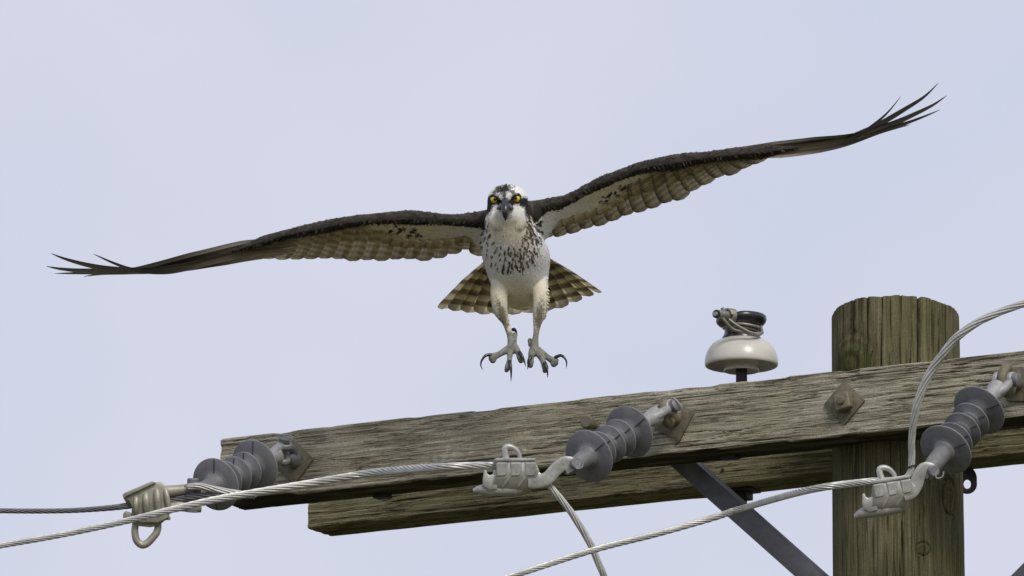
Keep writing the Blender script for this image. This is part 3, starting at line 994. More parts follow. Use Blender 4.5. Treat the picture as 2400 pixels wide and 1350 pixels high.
def side_clamp(label, base, tr, link_pts, pin_c, keel, mat, pin_dir, nut_head=True):
    """clamp seen from its side: body with ribs, top plate, lifting ring, keel, jaw and the link to the insulator"""
    root = empty('strain_clamp', at(*tr([(1205, 1120)])[0], base), label, 'clamp', 'cast strain clamps')
    body = tr([(1163, 1080), (1252, 1080), (1259, 1086), (1266, 1107), (1250, 1127), (1232, 1146), (1200, 1152), (1160, 1150), (1146, 1146), (1165, 1132), (1164, 1105)])
    csec = [(1080, -20), (1104, -24), (1120, -23), (1140, -13), (1153, -2), (1155, 8), (1148, 15), (1120, 24), (1080, 21)]
    le = np.interp([q_[0] for q_ in csec], [1080, 1120, 1155], [1163, 1163, 1140])
    re_ = np.interp([q_[0] for q_ in csec], [1080, 1107, 1128, 1155], [1253, 1267, 1252, 1228])
    m2 = MB()
    m2.rings(np.array([[ap((*tr([(le[k] + (re_[k] - le[k]) * f_, csec[k][0])])[0], csec[k][1]), base) for k in range(len(csec))] for f_ in (0, .03, .5, .97, 1)]))
    m2.build('body', mat, root, bevel=.0012, segs=2, auto=25)
    prism(tr([(1157, 1079), (1162, 1073), (1254, 1074), (1256, 1080), (1160, 1082)]), -24, 26, base).build('top_plate', mat, root, bevel=.0008)
    for x0 in (1176, 1209, 1243):
        rb = tr([(x0 - 14.5, 1083), (x0 + 14, 1083), (x0 + 16, 1104), (x0 + 9, 1116), (x0 - 13, 1117)])
        m2 = MB()
        n2 = len(rb)
        a2 = [ap((p[0], p[1], -19), base) for p in rb]
        cx_ = np.mean([p[0] for p in rb]); cy_ = np.mean([p[1] for p in rb])
        b2 = [ap((cx_ + (p[0] - cx_) * .86, cy_ + (p[1] - cy_) * .92, -26), base) for p in rb]
        m2.add(a2 + b2, [tuple(range(n2)), tuple(n2 + k for k in reversed(range(n2)))] + [(k, n2 + k, n2 + (k + 1) % n2, (k + 1) % n2) for k in range(n2)])
        m2.build('rib', mat, root, bevel=.0011, segs=1, auto=25)
    # diagonal ribs on the lower flank
    for x0 in (1192, 1228):
        m2 = MB()
        ln = [tr([(x0 + 8, 1112)])[0], tr([(x0 - 14, 1142)])[0]]
        m2.tube(catmull([ap((*ln[0], -22.5), base), ap((*ln[1], -11), base)], 6), np.array([.002, .0032, .0036, .0036, .0032, .002]), 8)
        m2.build('rib', mat, root)
    # jaw
    jaw = tr([(1134, 1102), (1140, 1101), (1142, 1110), (1147, 1114), (1153, 1112), (1158, 1112), (1165, 1114), (1166, 1146), (1146, 1148), (1132, 1140), (1131, 1125)])
    prism(jaw, -15, 18, base).build('jaw', mat, root, bevel=.0016)
    # keel
    kp = [ap((*tr([(p[0], p[1])])[0], p[2]), base) for p in keel]
    m2 = MB(); m2.tube(catmull(kp, 14), np.array([.004, .0075, .0095, .0105, .011, .011, .011, .0115, .0115, .0115, .0115, .011, .009, .005]), 16)
    m2.build('keel', mat, root)
    # lifting ring
    rg = tr([(1187, 1077), (1184, 1060), (1185, 1049), (1196, 1047), (1209, 1054), (1217, 1066), (1219, 1077)])
    m2 = MB(); m2.tube(catmull([ap((*p, 4 + 3 * k / 6), base) for k, p in enumerate(rg)], 26), np.linspace(.0062, .0038, 26), 12)
    m2.build('lifting_ring', mat, root)
    # link arms, one on each side of the insulator's end
    for sg, nm in ((-1, 'link'), (1, 'link')):
        lp = [ap((p[0], p[1], sg * 17 + (6 if sg > 0 else 0)), base) for p in link_pts]
        m2 = MB()
        path = catmull(lp, 20)
        T_ = np.gradient(path, axis=0); T_ /= np.linalg.norm(T_, axis=1)[:, None]
        Rr = []
        for k in range(20):
            b_ = W; a_ = np.cross(T_[k], b_); a_ /= np.linalg.norm(a_)
            ww = .0115 if k < 13 else .0115 + .0025 * math.sin((k - 13) / 6 * math.pi * .55)
            hh = .0042
            ph_ = np.linspace(0, 2 * math.pi, 14, endpoint=False)
            Rr.append([path[k] + a_ * ww * np.sign(math.cos(p)) * abs(math.cos(p)) ** .4 + b_ * hh * np.sign(math.sin(p)) * abs(math.sin(p)) ** .4 for p in ph_])
        m2.rings(np.array(Rr))
        m2.build('link', mat, root)
    pd = pin_dir / np.linalg.norm(pin_dir)
    m2 = MB(); m2.lathe(pin_c - pd * .030, pd, [(0, .0085), (.001, .0092), (.050, .0092), (.050, .0105), (.056, .0105), (.058, .0085), (.0575, .004), (.058, 0)], 24)
    m2.build('pin', M_GALV, root)
    cc = pin_c + pd * .047
    m2 = MB(); m2.tube(catmull([cc + V * .001 - U * .003, cc - V * .008 - U * .008, cc - V * .014 - U * .005, cc - V * .011 + U * .004, cc - V * .002 + U * .006], 14), .0012, 8)
    m2.build('split_pin', M_GALVL, root)
    return root


ident = lambda pts: [(p[0], p[1]) for p in pts]
side_clamp('clean cast clamp gripping the cable under the middle insulator', wp2, ident,
           [(1238, 1128), (1262, 1128), (1284, 1120), (1300, 1103), (1318, 1088), (1336, 1088), (1346, 1102)], PIN2,
           [(1109, 1151, 2), (1130, 1148, 3), (1165, 1148, 5), (1215, 1146, 8), (1240, 1138, 8)], M_CAST, -W + U * .3 + V * .25)
ang3 = math.radians(-8.5)
tr3 = lambda pts: xf(pts, ang3, 1160, 1078, 2042, 1131, 0.97)
side_clamp('cast clamp in front of the pole under the right insulator', wp3, tr3,
           [(2118, 1160), (2136, 1153), (2146, 1138), (2152, 1120), (2160, 1106), (2172, 1100), (2184, 1108)], PIN3,
           [(1108, 1154, 2), (1132, 1148, 3), (1165, 1147, 5), (1215, 1146, 8), (1238, 1138, 8)], M_CAST, -W + U * .5 + V * .1)

# leftmost clamp, seen more from its end
bw = wp1 - 0.01
root = empty('strain_clamp', at(350, 1190, bw), 'greenish tarnished clamp with a hanging ring at the far left', 'clamp', 'cast strain clamps')
prism([(290, 1164), (298, 1155), (325, 1146), (352, 1131), (378, 1130), (388, 1140), (399, 1190), (396, 1214), (372, 1226), (330, 1226), (307, 1218), (309, 1190), (303, 1176), (291, 1172)], -22, 24, bw).build('body', M_CAST2, root, bevel=.005, segs=3)
prism([(287, 1160), (292, 1155), (356, 1128), (366, 1131), (296, 1163), (290, 1170)], -30, 30, bw).build('top_plate', M_CAST2, root, bevel=.001)
for (pa, pb, r0) in (((340, 1152), (344, 1206), .0062), ((366, 1142), (372, 1206), .0066), ((386, 1140), (397, 1200), .005), ((318, 1160), (318, 1206), .005)):
    m2 = MB()
    m2.tube(catmull([ap((*pa, -12), bw), ap((pa[0] * .6 + pb[0] * .4 + 1, pa[1] * .6 + pb[1] * .4, -25), bw), ap((*pb, -22), bw)], 10), r0 * np.array([.6, .9, 1, 1, 1, 1, 1, 1, .9, .6]), 12)
    m2.build('rib', M_CAST2, root)
# embossed figures on the flank
for (px, py, ch) in ((349, 1178, '0'), (348, 1190, '5'), (347, 1202, '0'), (376, 1168, '0'), (375, 1180, '5'), (374, 1192, '0')):
    m2 = MB()
    if ch == '0':
        th = np.linspace(0, 2 * math.pi, 14)
        pth = [ap((px + 2.6 * math.cos(a_), py + 4.2 * math.sin(a_), -24.5), bw) for a_ in th]
    else:
        pth = [ap((px + dx, py + dy, -24.5), bw) for dx, dy in ((2.4, -4), (-2.2, -4), (-2.2, -.5), (1, -.8), (2.6, 1.5), (1, 4), (-2.4, 3.6))]
    m2.tube(catmull(pth, 16), .0007, 6)
    m2.build('embossed_figure', M_CAST2, root)
# jaw lips at the cable's entry
prism([(288, 1205), (293, 1198), (306, 1200), (312, 1214), (318, 1222), (300, 1223), (289, 1219)], -18, 20, bw).build('jaw', M_CAST2, root, bevel=.002)
prism([(290, 1168), (302, 1172), (306, 1180), (296, 1180)], -16, 16, bw).build('jaw', M_CAST2, root, bevel=.001)
rg = [(318, 1224), (316, 1246), (320, 1266), (332, 1277), (345, 1273), (358, 1260), (368, 1246), (370, 1228), (362, 1215)]
m2 = MB(); m2.tube(catmull([ap((*p, 0), bw) for p in rg], 40), np.concatenate([np.linspace(.0062, .0068, 20), np.linspace(.0068, .0062, 20)]), 16)
m2.build('hanging_ring', M_CAST2, root)
prism([(308, 1216), (396, 1208), (401, 1214), (399, 1219), (388, 1219), (372, 1232), (352, 1236), (334, 1234), (318, 1232)], -12, 14, bw).build('keel', M_CAST2, root, bevel=.003)
for sg, v0 in ((-1, 1146), (1, 1186)):
    m2 = MB()
    pth = catmull([ap((385, v0 + 6, -4), bw), ap((420, v0 + (3 if sg < 0 else 0), -2), bw), ap((452, v0 + (-2 if sg < 0 else 4), 0), bw), ap((470, v0 + (-2 if sg < 0 else 4), 4), bw)], 12)
    m2.tube(pth, np.linspace(.0105, .0085, 12), 14)
    m2.build('link', M_CAST2, root)
pd = at(452, 1134, bw) - at(450, 1196, bw); L_ = np.linalg.norm(pd); pd /= L_
m2 = MB(); m2.lathe(at(450, 1196, bw), pd, [(-.004, .006), (-.003, .012), (.003, .012), (.006, .008), (L_ - .006, .008), (L_ - .004, .0105), (L_ + .008, .0105), (L_ + .010, .0085)], 22)
m2.build('pin', M_GALV, root)
m2 = MB(); m2.tube(catmull([at(432, 1137, bw - .01), at(440, 1137, bw - .012), at(450, 1139, bw - .014), at(462, 1135, bw - .014)], 8), .0012, 8)
m2.build('split_pin', M_GALVL, root)

# ------------------------------------------------------------------ porcelain pin insulator
d_ = at(1738, 893, 0) - CAM
Pi = CAM + d_ * (((P0 + N * ARM_D * .45 - CAM) @ N) / (d_ @ N))
Pi = np.array([Pi[0], Pi[1], P0[2] - .002])
_, yi, wi = project(Pi)
root = empty('pin_insulator', Pi, 'pale grey porcelain pin insulator with black grooved head on the crossarm', 'insulator')
k = PX * 1.02
zb = lambda py: (yi - py) * PX / math.cos(ELEV)
m2 = MB(); m2.lathe(Pi - Z * .02, Z, [(0, 13 * k), (.02 + zb(850), 13 * k)], 24); m2.build('steel_pin', M_DARK, root)
zo = 0.0
prof = [(zb(862), 16 * k), (zb(869), 38 * k), (zb(871), 39.5 * k), (zb(870), 41 * k), (zb(866), 40.5 * k), (zb(856), 37 * k), (zb(844), 40 * k), (zb(838), 60 * k),
        (zb(848), 77 * k), (zb(857), 79 * k), (zb(859), 81 * k), (zb(858), 83 * k), (zb(853), 84.5 * k), (zb(845), 84.2 * k), (zb(836), 82.5 * k), (zb(825), 79 * k), (zb(815), 73 * k), (zb(808), 67 * k), (zb(802), 58 * k), (zb(798), 49 * k), (zb(796), 44 * k), (zb(795), 30 * k)]
m2 = MB(); m2.lathe(Pi, Z, prof, 72); m2.build('bell', M_GLAZE, root, auto=75)
# black head with a wire groove round the neck and a saddle on top
gdir = np.array([-.62, -.78, 0.0]); gdir /= np.linalg.norm(gdir)
gper = np.array([gdir[1], -gdir[0], 0])
if gper[0] < 0:
    gper = -gper
hp = [(zb(799), 45 * k, 0), (zb(793), 45 * k, 0), (zb(789), 42 * k, 0), (zb(782), 39 * k, 0), (zb(774), 38 * k, 0), (zb(769), 41 * k, .1), (zb(764), 50 * k, .3), (zb(758), 56 * k, .5), (zb(752), 58.5 * k, .75),
      (zb(745), 57.5 * k, 1), (zb(742), 54 * k, 1), (zb(740), 46 * k, 1), (zb(740), 36 * k, 1), (zb(740), 26 * k, 1), (zb(740), 15 * k, 1), (zb(740), 5 * k, 1)]
ang_ = np.linspace(0, 2 * math.pi, 72, endpoint=False)
Rr = []
for (hz_, rr_, wt) in hp:
    ring = []
    for a_ in ang_:
        q_ = np.array([math.cos(a_), math.sin(a_), 0]) * rr_
        dd_ = (q_ @ gper) / (18 * k)
        ring.append(Pi + q_ + Z * (hz_ - wt * 17 * PX * math.exp(-dd_ ** 2) - wt * (3 * PX if q_ @ gper < 0 else -2 * PX) * min(1, abs(q_ @ gper) / (22 * k))))
    Rr.append(ring)
m2 = MB(); m2.rings(np.array(Rr)); m2.build('grooved_head', M_BLACKG, root, auto=75)
# cut piece of conductor in the saddle
stub = empty('conductor_stub', at(1700, 738, wi), 'cut conductor sleeve tied into the head of the porcelain insulator', 'cable')
s0 = at(1680, 736, wi - .052); s1_ = at(1744, 744, wi + .03)
m2 = MB(); m2.tube(catmull([s0, s1_], 10), .0078, 18); m2.build('sleeve', M_WIRE, stub)
m2 = MB(); m2.tube(catmull([s0 + (s0 - s1_) * .03, s0 + (s1_ - s0) * .02], 4), .0076, 18); m2.build('collar', M_DARK, stub)
m2 = MB(); m2.tube(catmull([s0 + (s0 - s1_) * .08, s0], 4), .0042, 12); m2.build('cut_end', M_GALVL, stub)
tw = empty('tie_wire', at(1735, 778, wi - .04), 'grey tie wire coiled round the porcelain insulator neck', 'wire')
cN = Pi + Z * zb(773)
nr = 42 * k
m2 = MB()
th = np.linspace(0, 2 * math.pi * 2.0, 100)
m2.tube(np.array([cN + (nr + .003 * math.sin(a_ * .5)) * np.array([math.cos(a_ + 2.2), math.sin(a_ + 2.2), 0]) + Z * (.006 - .0046 * a_ / 6.28 + .003 * math.sin(a_ + 1)) for a_ in th]), .0027, 10)
m2.build('coil', M_WIRE, tw)
m2 = MB()
m2.tube(catmull([at(1694, 746, wi - .052), at(1703, 757, wi - .050), at(1718, 771, wi - .046), at(1735, 776, wi - .045), at(1770, 784, wi - .035), at(1785, 781, wi - .01), at(1784, 765, wi + .01)], 40), .0027, 10)
m2.build('cross_strand', M_WIRE, tw)
m2 = MB()
m2.tube(catmull([at(1708, 748, wi - .050), at(1722, 759, wi - .050), at(1740, 770, wi - .047), at(1764, 781, wi - .040), at(1787, 780, wi - .01)], 30), .0027, 10)
m2.build('cross_strand', M_WIRE, tw)
ax_ = (s1_ - s0) / np.linalg.norm(s1_ - s0)
e1 = np.cross(ax_, Z); e1 /= np.linalg.norm(e1); e2 = np.cross(e1, ax_)
m2 = MB(); th = np.linspace(0, 2 * math.pi * 4.2, 130)
m2.tube(np.array([s0 + ax_ * (.036 + .0044 * a_ / 6.28) + .0108 * (e1 * math.cos(a_) + e2 * math.sin(a_)) for a_ in th]), .0025, 10)
m2.build('stub_wrap', M_WIRE, tw)
m2 = MB(); m2.tube(catmull([at(1700, 738, wi - .034), at(1698, 730, wi - .034), at(1692, 722, wi - .032)], 6), .0032, 10)
m2.build('wire_end', M_GALV, tw)

#OSPREY-BEGIN
# ------------------------------------------------------------------ osprey
BW = -0.02                                              # depth of the bird's centre


def bp(p):
    return ap(p, BW)


FR = (U, -V, W)
WING = {
    'L': dict(
        top=[(1165, 486), (1140, 491), (1110, 497), (1075, 502), (1040, 501), (1000, 496), (957, 492), (900, 498), (840, 503), (780, 512), (720, 525), (680, 536), (650, 543), (600, 556), (560, 569), (500, 587), (460, 598)],
        dark=[(1165, 548), (1128, 537), (1077, 530), (1025, 528), (973, 528), (922, 526), (870, 527), (818, 534), (780, 543), (741, 550), (702, 556), (663, 564), (612, 581), (560, 596), (500, 606), (460, 610)],
        cream=[(1165, 600), (1128, 585), (1097, 552), (1051, 558), (999, 562), (947, 558), (922, 549), (883, 539), (830, 535), (780, 545), (663, 566), (560, 598), (460, 612)],
        trail=[(1130, 603), (1115, 596), (1087, 585), (1046, 595), (1009, 609), (973, 609), (932, 608), (870, 610), (831, 612), (792, 609), (754, 603), (720, 605), (684, 607), (645, 606), (612, 606), (573, 603)],
        sgn=-1, root=1150, end=545),
    'R': dict(
        top=[(1225, 471), (1254, 469.5), (1297, 462), (1323, 457), (1349, 445), (1375, 430), (1414, 410), (1452, 397), (1496, 380), (1556, 366), (1607, 358), (1659, 355), (1724, 345), (1788, 339), (1840, 333), (1900, 326), (1960, 319)],
        dark=[(1225, 540), (1261, 520), (1282, 497), (1310, 493), (1344, 476), (1375, 458), (1401, 448), (1427, 437), (1452, 424), (1491, 411), (1530, 403), (1582, 400), (1620, 389), (1659, 382), (1711, 377), (1762, 374), (1822, 365), (1900, 352), (1960, 340)],
        cream=[(1225, 590), (1270, 570), (1296, 535), (1310, 518), (1349, 504), (1401, 490), (1452, 455), (1491, 426), (1530, 409), (1582, 402), (1659, 385), (1762, 377), (1900, 354), (1960, 342)],
        trail=[(1280, 556), (1297, 553), (1328, 552), (1361, 538), (1414, 528), (1440, 517), (1478, 503), (1507, 494), (1530, 488), (1576, 472), (1605, 463), (1640, 438), (1682, 424), (1700, 410), (1721, 406), (1757, 388), (1801, 376)],
        sgn=1, root=1240, end=1870),
}


def curve(tab):
    t = sorted(tab)
    xs_ = np.array([p[0] for p in t], float); ys_ = np.array([p[1] for p in t], float)
    return lambda u: np.interp(u, xs_, ys_)


for k_, wg in WING.items():
    for nm in ('top', 'dark', 'cream', 'trail'):
        wg['f' + nm] = curve(wg[nm])
    tip = 110 if k_ == 'L' else 2218
    wg['span'] = (lambda u, r=wg['root'], tp=tip: np.abs(np.asarray(u, float) - r) / abs(tp - r))
    # depth of the leading edge along the span: shoulder, bent forward to the wrist, swept back to the tip
    wg['lead'] = (lambda s: np.interp(s, [0, .08, .2, .45, .6, .8, 1.0], [45, 30, 5, -55, -35, 45, 150]))
    wg['chord'] = (lambda s: np.interp(s, [0, .15, .45, .6, .8, 1.0], [190, 205, 195, 165, 130, 60]))

bm_ = MB()
# wings' fore-arm and hand
for k_, wg in WING.items():
    us = np.linspace(wg['root'], wg['end'], 64)
    rings = []
    for u_ in us:
        s_ = float(wg['span'](u_)); wl = float(wg['lead'](s_))
        vt, vd, vc = float(wg['ftop'](u_)), float(wg['fdark'](u_)), float(wg['fcream'](u_))
        vc = max(vc, vd + 2)
        tp_ = 1 - .75 * float(smooth(.86, 1.0, abs(u_ - wg['root']) / abs(wg['end'] - wg['root'])))
        vmid = (vt + vd) / 2 + 2
        vt, vd, vc = vmid + (vt - vmid) * tp_, vmid + (vd - vmid) * tp_, vmid + (vc - vmid) * tp_
        hgt = vd - vt
        fl = min(1.0, hgt / 30)
        dcr = 16 + 44 * smooth(2, 22, vc - vd)
        loop = [(vt + .5, wl + 40 * fl), (vt + .22 * hgt, wl + 10 * fl), (vt + .5 * hgt, wl), (vt + .80 * hgt, wl + 8 * fl), (vd, wl + 26 * fl),
                (vd + .5 * (vc - vd), wl + 26 * fl + dcr * .5), (vc, wl + 26 * fl + dcr), (vc - 6, wl + 40 * fl + dcr + 14), (vt + .6 * hgt, wl + 150 * fl), (vt + .25 * hgt, wl + 110 * fl), (vt + 2.0, wl + 70 * fl)]
        c_ = catmull(np.array(loop + [loop[0]]), 35)[:-1]
        rings.append([bp((u_, q_[0], q_[1])) for q_ in c_])
    bm_.rings(np.array(rings))


def ell(c, r, tilt=0.0):
    ca, sa = math.cos(tilt), math.sin(tilt)
    f0 = U * ca + V * sa
    f1 = -(V * ca - U * sa)
    bm_.ellipsoid(bp(c), [q_ * PX for q_ in r], (f0, f1, W), 28, 18)


# torso, neck, head: one loft of rounded sections from the crown to the vent
SECT = [(431, 1190, 6, -34, -4), (434, 1190, 17, -46, 8), (438, 1190, 27, -55, 16), (445, 1190, 37, -66, 26), (455, 1190, 44, -74, 34), (467, 1190, 47.5, -78, 38), (480, 1190, 48, -80, 40),
        (492, 1190, 49, -82, 44), (504, 1191, 52, -82, 55), (516, 1193, 57, -78, 70), (530, 1195, 62, -70, 90), (548, 1199, 68, -62, 110), (566, 1203, 74, -54, 130),
        (590, 1208, 79, -42, 150), (612, 1211, 78, -30, 170), (635, 1213, 73.5, -14, 190), (660, 1216, 68, 6, 205), (685, 1219, 60, 32, 215), (705, 1221, 48, 60, 215), (718, 1223, 32, 90, 205), (726, 1224, 14, 120, 190)]
sec_c = catmull(np.array([(q_[1], q_[0], q_[2], q_[3], q_[4]) for q_ in SECT], float), 90)
rings = []
th_b = np.linspace(0, 2 * math.pi, 48, endpoint=False)
for (uc, vc_, hw_, wf_, wb_) in sec_c:
    rings.append([bp((uc + hw_ * math.copysign(abs(math.cos(a_)) ** .92, math.cos(a_)), vc_, (wf_ + wb_) / 2 + (wb_ - wf_) / 2 * math.copysign(abs(math.sin(a_)) ** .92, math.sin(a_)))) for a_ in th_b])
bm_.rings(np.array(rings))
ell((1183, 460, -68), (20, 18, 16))
ell((1169, 461, -66), (15, 7, 11), 0.45)
ell((1201, 459, -66), (15, 7, 11), -0.45)
ell((1166, 508, -58), (24, 32, 16))
ell((1214, 508, -58), (25, 34, 16))
ell((1240, 502, 62), (34, 32, 40))
ell((1150, 516, 62), (30, 26, 40))
ell((1230, 716, 120), (16, 12, 30))
# legs
LEG_L = [(1178, 650, 60, 26), (1170, 690, 40, 21), (1171, 712, 30, 19.5), (1173, 728, 22, 19), (1179, 742, 14, 15), (1186, 756, 8, 10.5), (1192, 776, 0, 8.2), (1196, 790, -4, 8.5), (1199, 802, -8, 11.5), (1200, 814, -12, 13)]
LEG_R = [(1258, 650, 60, 24), (1266, 690, 40, 18.5), (1266, 712, 30, 18.5), (1265, 728, 22, 18.5), (1262, 745, 14, 15.5), (1259, 760, 8, 11), (1257, 778, 0, 8), (1255, 792, -4, 8), (1253, 806, -8, 11), (1252, 820, -12, 13)]
for lg in (LEG_L, LEG_R):
    c_ = catmull([(p[0], p[1], p[2], p[3]) for p in lg], 30)
    bm_.tube([bp(p[:3]) for p in c_], c_[:, 3] * PX * np.interp(c_[:, 1], [700, 740], [1.0, .88]), 18)
    ell((lg[-1][0], lg[-1][1] + 3, lg[-1][2]), (13, 14, 13))
TOES = [  # toe path with radii, claw path
    ([(1194, 816, -14, 9.5), (1176, 827, -22, 9), (1162, 834, -28, 9.5), (1153, 838, -32, 10), (1155, 844, -32, 8)], [(1153, 832, -34), (1139, 833, -40), (1129, 845, -46), (1127, 857, -48), (1132, 868, -46)]),
    ([(1196, 818, -16, 9), (1195, 834, -28, 7.5), (1193, 850, -38, 8), (1190, 862, -42, 8), (1187, 868, -40, 5.5)], [(1194, 846, -44), (1197, 858, -54), (1198, 874, -58), (1197.5, 895, -54)]),
    ([(1206, 814, -14, 9.5), (1214, 826, -26, 9), (1219, 837, -32, 9), (1221, 845, -32, 7)], [(1217, 825, -36), (1223, 833, -44), (1228, 844, -48), (1232.5, 860, -46)]),
    ([(1203, 806, -2, 8.5), (1206, 794, 12, 7), (1206, 784, 20, 6)], [(1202, 773, 18), (1206, 772, 22), (1210, 779, 24), (1212, 789, 22)]),
    ([(1262, 822, -14, 9.5), (1278, 834, -22, 9), (1292, 843, -28, 9.5), (1302, 848, -32, 10), (1298, 853, -32, 8)], [(1301, 838, -34), (1314, 833, -40), (1324, 840, -46), (1328, 850, -48), (1327, 864, -46)]),
    ([(1259, 824, -16, 9), (1267, 836, -28, 8.5), (1274, 850, -38, 8.5), (1278, 862, -40, 8.5), (1277, 869, -38, 6)], [(1276, 850, -44), (1280, 860, -52), (1283, 872, -54), (1284, 886, -50)]),
    ([(1248, 824, -14, 9.5), (1245, 836, -26, 9), (1243, 848, -34, 9), (1243, 856, -34, 7)], [(1245, 834, -38), (1241, 843, -46), (1238, 853, -48), (1236.5, 867, -46)]),
    ([(1250, 812, -2, 8), (1244, 804, 10, 7), (1242, 798, 14, 6)], [(1244, 797, 14), (1241, 800, 19), (1240, 806, 21), (1240, 814, 20)]),
]
for toe, _c in TOES:
    c_ = catmull(toe, 16)
    rr = c_[:, 3] * .88 * (1 + .10 * np.sin(np.linspace(0, 9, 16)))
    bm_.tube([bp(p[:3]) for p in c_], rr * PX, 14)
    ell(tuple(c_[-1][:3]), (c_[-1][3],) * 3)
    ell(tuple(c_[0][:3]), (c_[0][3],) * 3)

me0 = bm_.mesh('raw_body')
bmt = bmesh.new(); bmt.from_mesh(me0)
bmesh.ops.recalc_face_normals(bmt, faces=bmt.faces)
bmt.to_mesh(me0); bmt.free()
tmp = bpy.data.objects.new('raw_body', me0)
col.objects.link(tmp)
md = tmp.modifiers.new('r', 'REMESH'); md.mode = 'VOXEL'; md.voxel_size = 1.7 * PX
ms = tmp.modifiers.new('s', 'SMOOTH'); ms.factor = 0.5; ms.iterations = 6
dg = bpy.context.evaluated_depsgraph_get()
me = bpy.data.meshes.new_from_object(tmp.evaluated_get(dg))
bpy.data.objects.remove(tmp); bpy.data.meshes.remove(me0)
me.name = 'body'

osprey = empty('osprey', bp((1225, 870, 0)), 'osprey in flight with spread wings and dangling talons above the crossarm', 'bird')

nv = len(me.vertices)
co = np.empty(nv * 3, np.float32); me.vertices.foreach_get('co', co); co = co.reshape(-1, 3).astype(float)
no = np.empty(nv * 3, np.float32); me.vertices.foreach_get('normal', no); no = no.reshape(-1, 3).astype(float)


def to_px(P_):
    q_ = P_ - CAM
    d_ = q_ @ W
    s_ = PX * d_ / DIST
    return 1200 + (q_ @ U) / s_, 675 - (q_ @ V) / s_, (d_ - DIST - BW) / PX


DARKB = np.array([0.024, 0.020, 0.016])
DARKB2 = np.array([0.052, 0.043, 0.033])
WHITE = np.array([0.80, 0.79, 0.75])
CREAM = np.array([0.80, 0.75, 0.57])
LEGC = np.array([0.38, 0.37, 0.30])
SCALE = np.array([0.215, 0.22, 0.185])
BROWN = np.array([0.17, 0.135, 0.09])


def lerp(a, b, f):
    f = np.asarray(f)[:, None]
    return a * (1 - f) + b * f


def blob(u, v, cu, cv, ru, rv, ang=0.0, soft=0.25, jit=None):
    ca, sa = math.cos(ang), math.sin(ang)
    x = (u - cu) * ca + (v - cv) * sa; y = -(u - cu) * sa + (v - cv) * ca
    r_ = np.hypot(x / ru, y / rv)
    if jit is not None:
        r_ = r_ + jit
    return 1 - smooth(1 - soft, 1 + soft, r_)


# breast streaks: where the dark-centred feathers of the necklace lie
streaks = []
r2 = random.Random(12)
tries = 0
while len(streaks) < 100 and tries < 9000:
    tries += 1
    u_ = r2.uniform(1126, 1274); v_ = r2.uniform(515, 645)
    cx_, cy_ = 1193, 520
    th_ = math.atan2(v_ - cy_, u_ - cx_)
    rad_ = math.hypot((u_ - cx_) / 1.0, (v_ - cy_))
    deg = math.degrees(th_)
    if not (-5 < deg < 185):
        continue
    rin = 50 + 12 * math.sin(math.radians(deg)) - (8 if deg < 60 else 0)
    rout = 78 + 42 * math.sin(math.radians(deg)) ** 2 - (6 if deg > 120 else 0)
    if not rin < rad_ < rout:
        continue
    dens = 1.0 if u_ > 1190 else 0.45
    if r2.random() > dens:
        continue
    md_ = 6.8 if u_ > 1190 else 10.5
    if any(math.hypot(u_ - q_[0], v_ - q_[1]) < md_ for q_ in streaks):
        continue
    dirx = (u_ - cx_) * 0.55; diry = max(20, (v_ - cy_)) * 1.0
    if u_ > 1205:
        dirx = dirx * 0.4 + 14
    a_ = math.atan2(diry, dirx)
    streaks.append((u_, v_, a_ + r2.uniform(-.5, .5), r2.uniform(3.2, 7.5), r2.uniform(1.9, 3.3), r2.uniform(.9, 1.0)))
for _ in range(34):                                       # fine lines down the sides of the neck
    sd_ = r2.choice([-1, 1, 1])
    v_ = r2.uniform(500, 556)
    u_ = (1190 + sd_ * (50 + (v_ - 500) * .12) + r2.uniform(-12, 8)) if sd_ > 0 else (1187 - (46 + (v_ - 500) * .1) + r2.uniform(-5, 8))
    streaks.append((u_, v_, math.radians(62 if sd_ > 0 else 105) + r2.uniform(-.2, .2), r2.uniform(4, 8), r2.uniform(1.0, 1.7), r2.uniform(.5, .9)))

spots = {'L': [], 'R': []}
for _ in range(24):
    t_ = r2.random()
    u_ = 1000 - t_ * 85 + r2.uniform(-12, 12); v_ = 550 - t_ * 12 + r2.uniform(-9, 8)
    spots['L'].append((u_, v_, r2.uniform(3, 6.5), r2.uniform(1.4, 2.6), .35 + r2.uniform(-.4, .4)))
for _ in range(26):
    t_ = r2.random()
    u_ = 1408 + t_ * 70 + r2.uniform(-10, 10); v_ = 474 - t_ * 40 + r2.uniform(-10, 10)
    spots['R'].append((u_, v_, r2.uniform(3, 7), r2.uniform(1.4, 2.6), -.7 + r2.uniform(-.4, .4)))


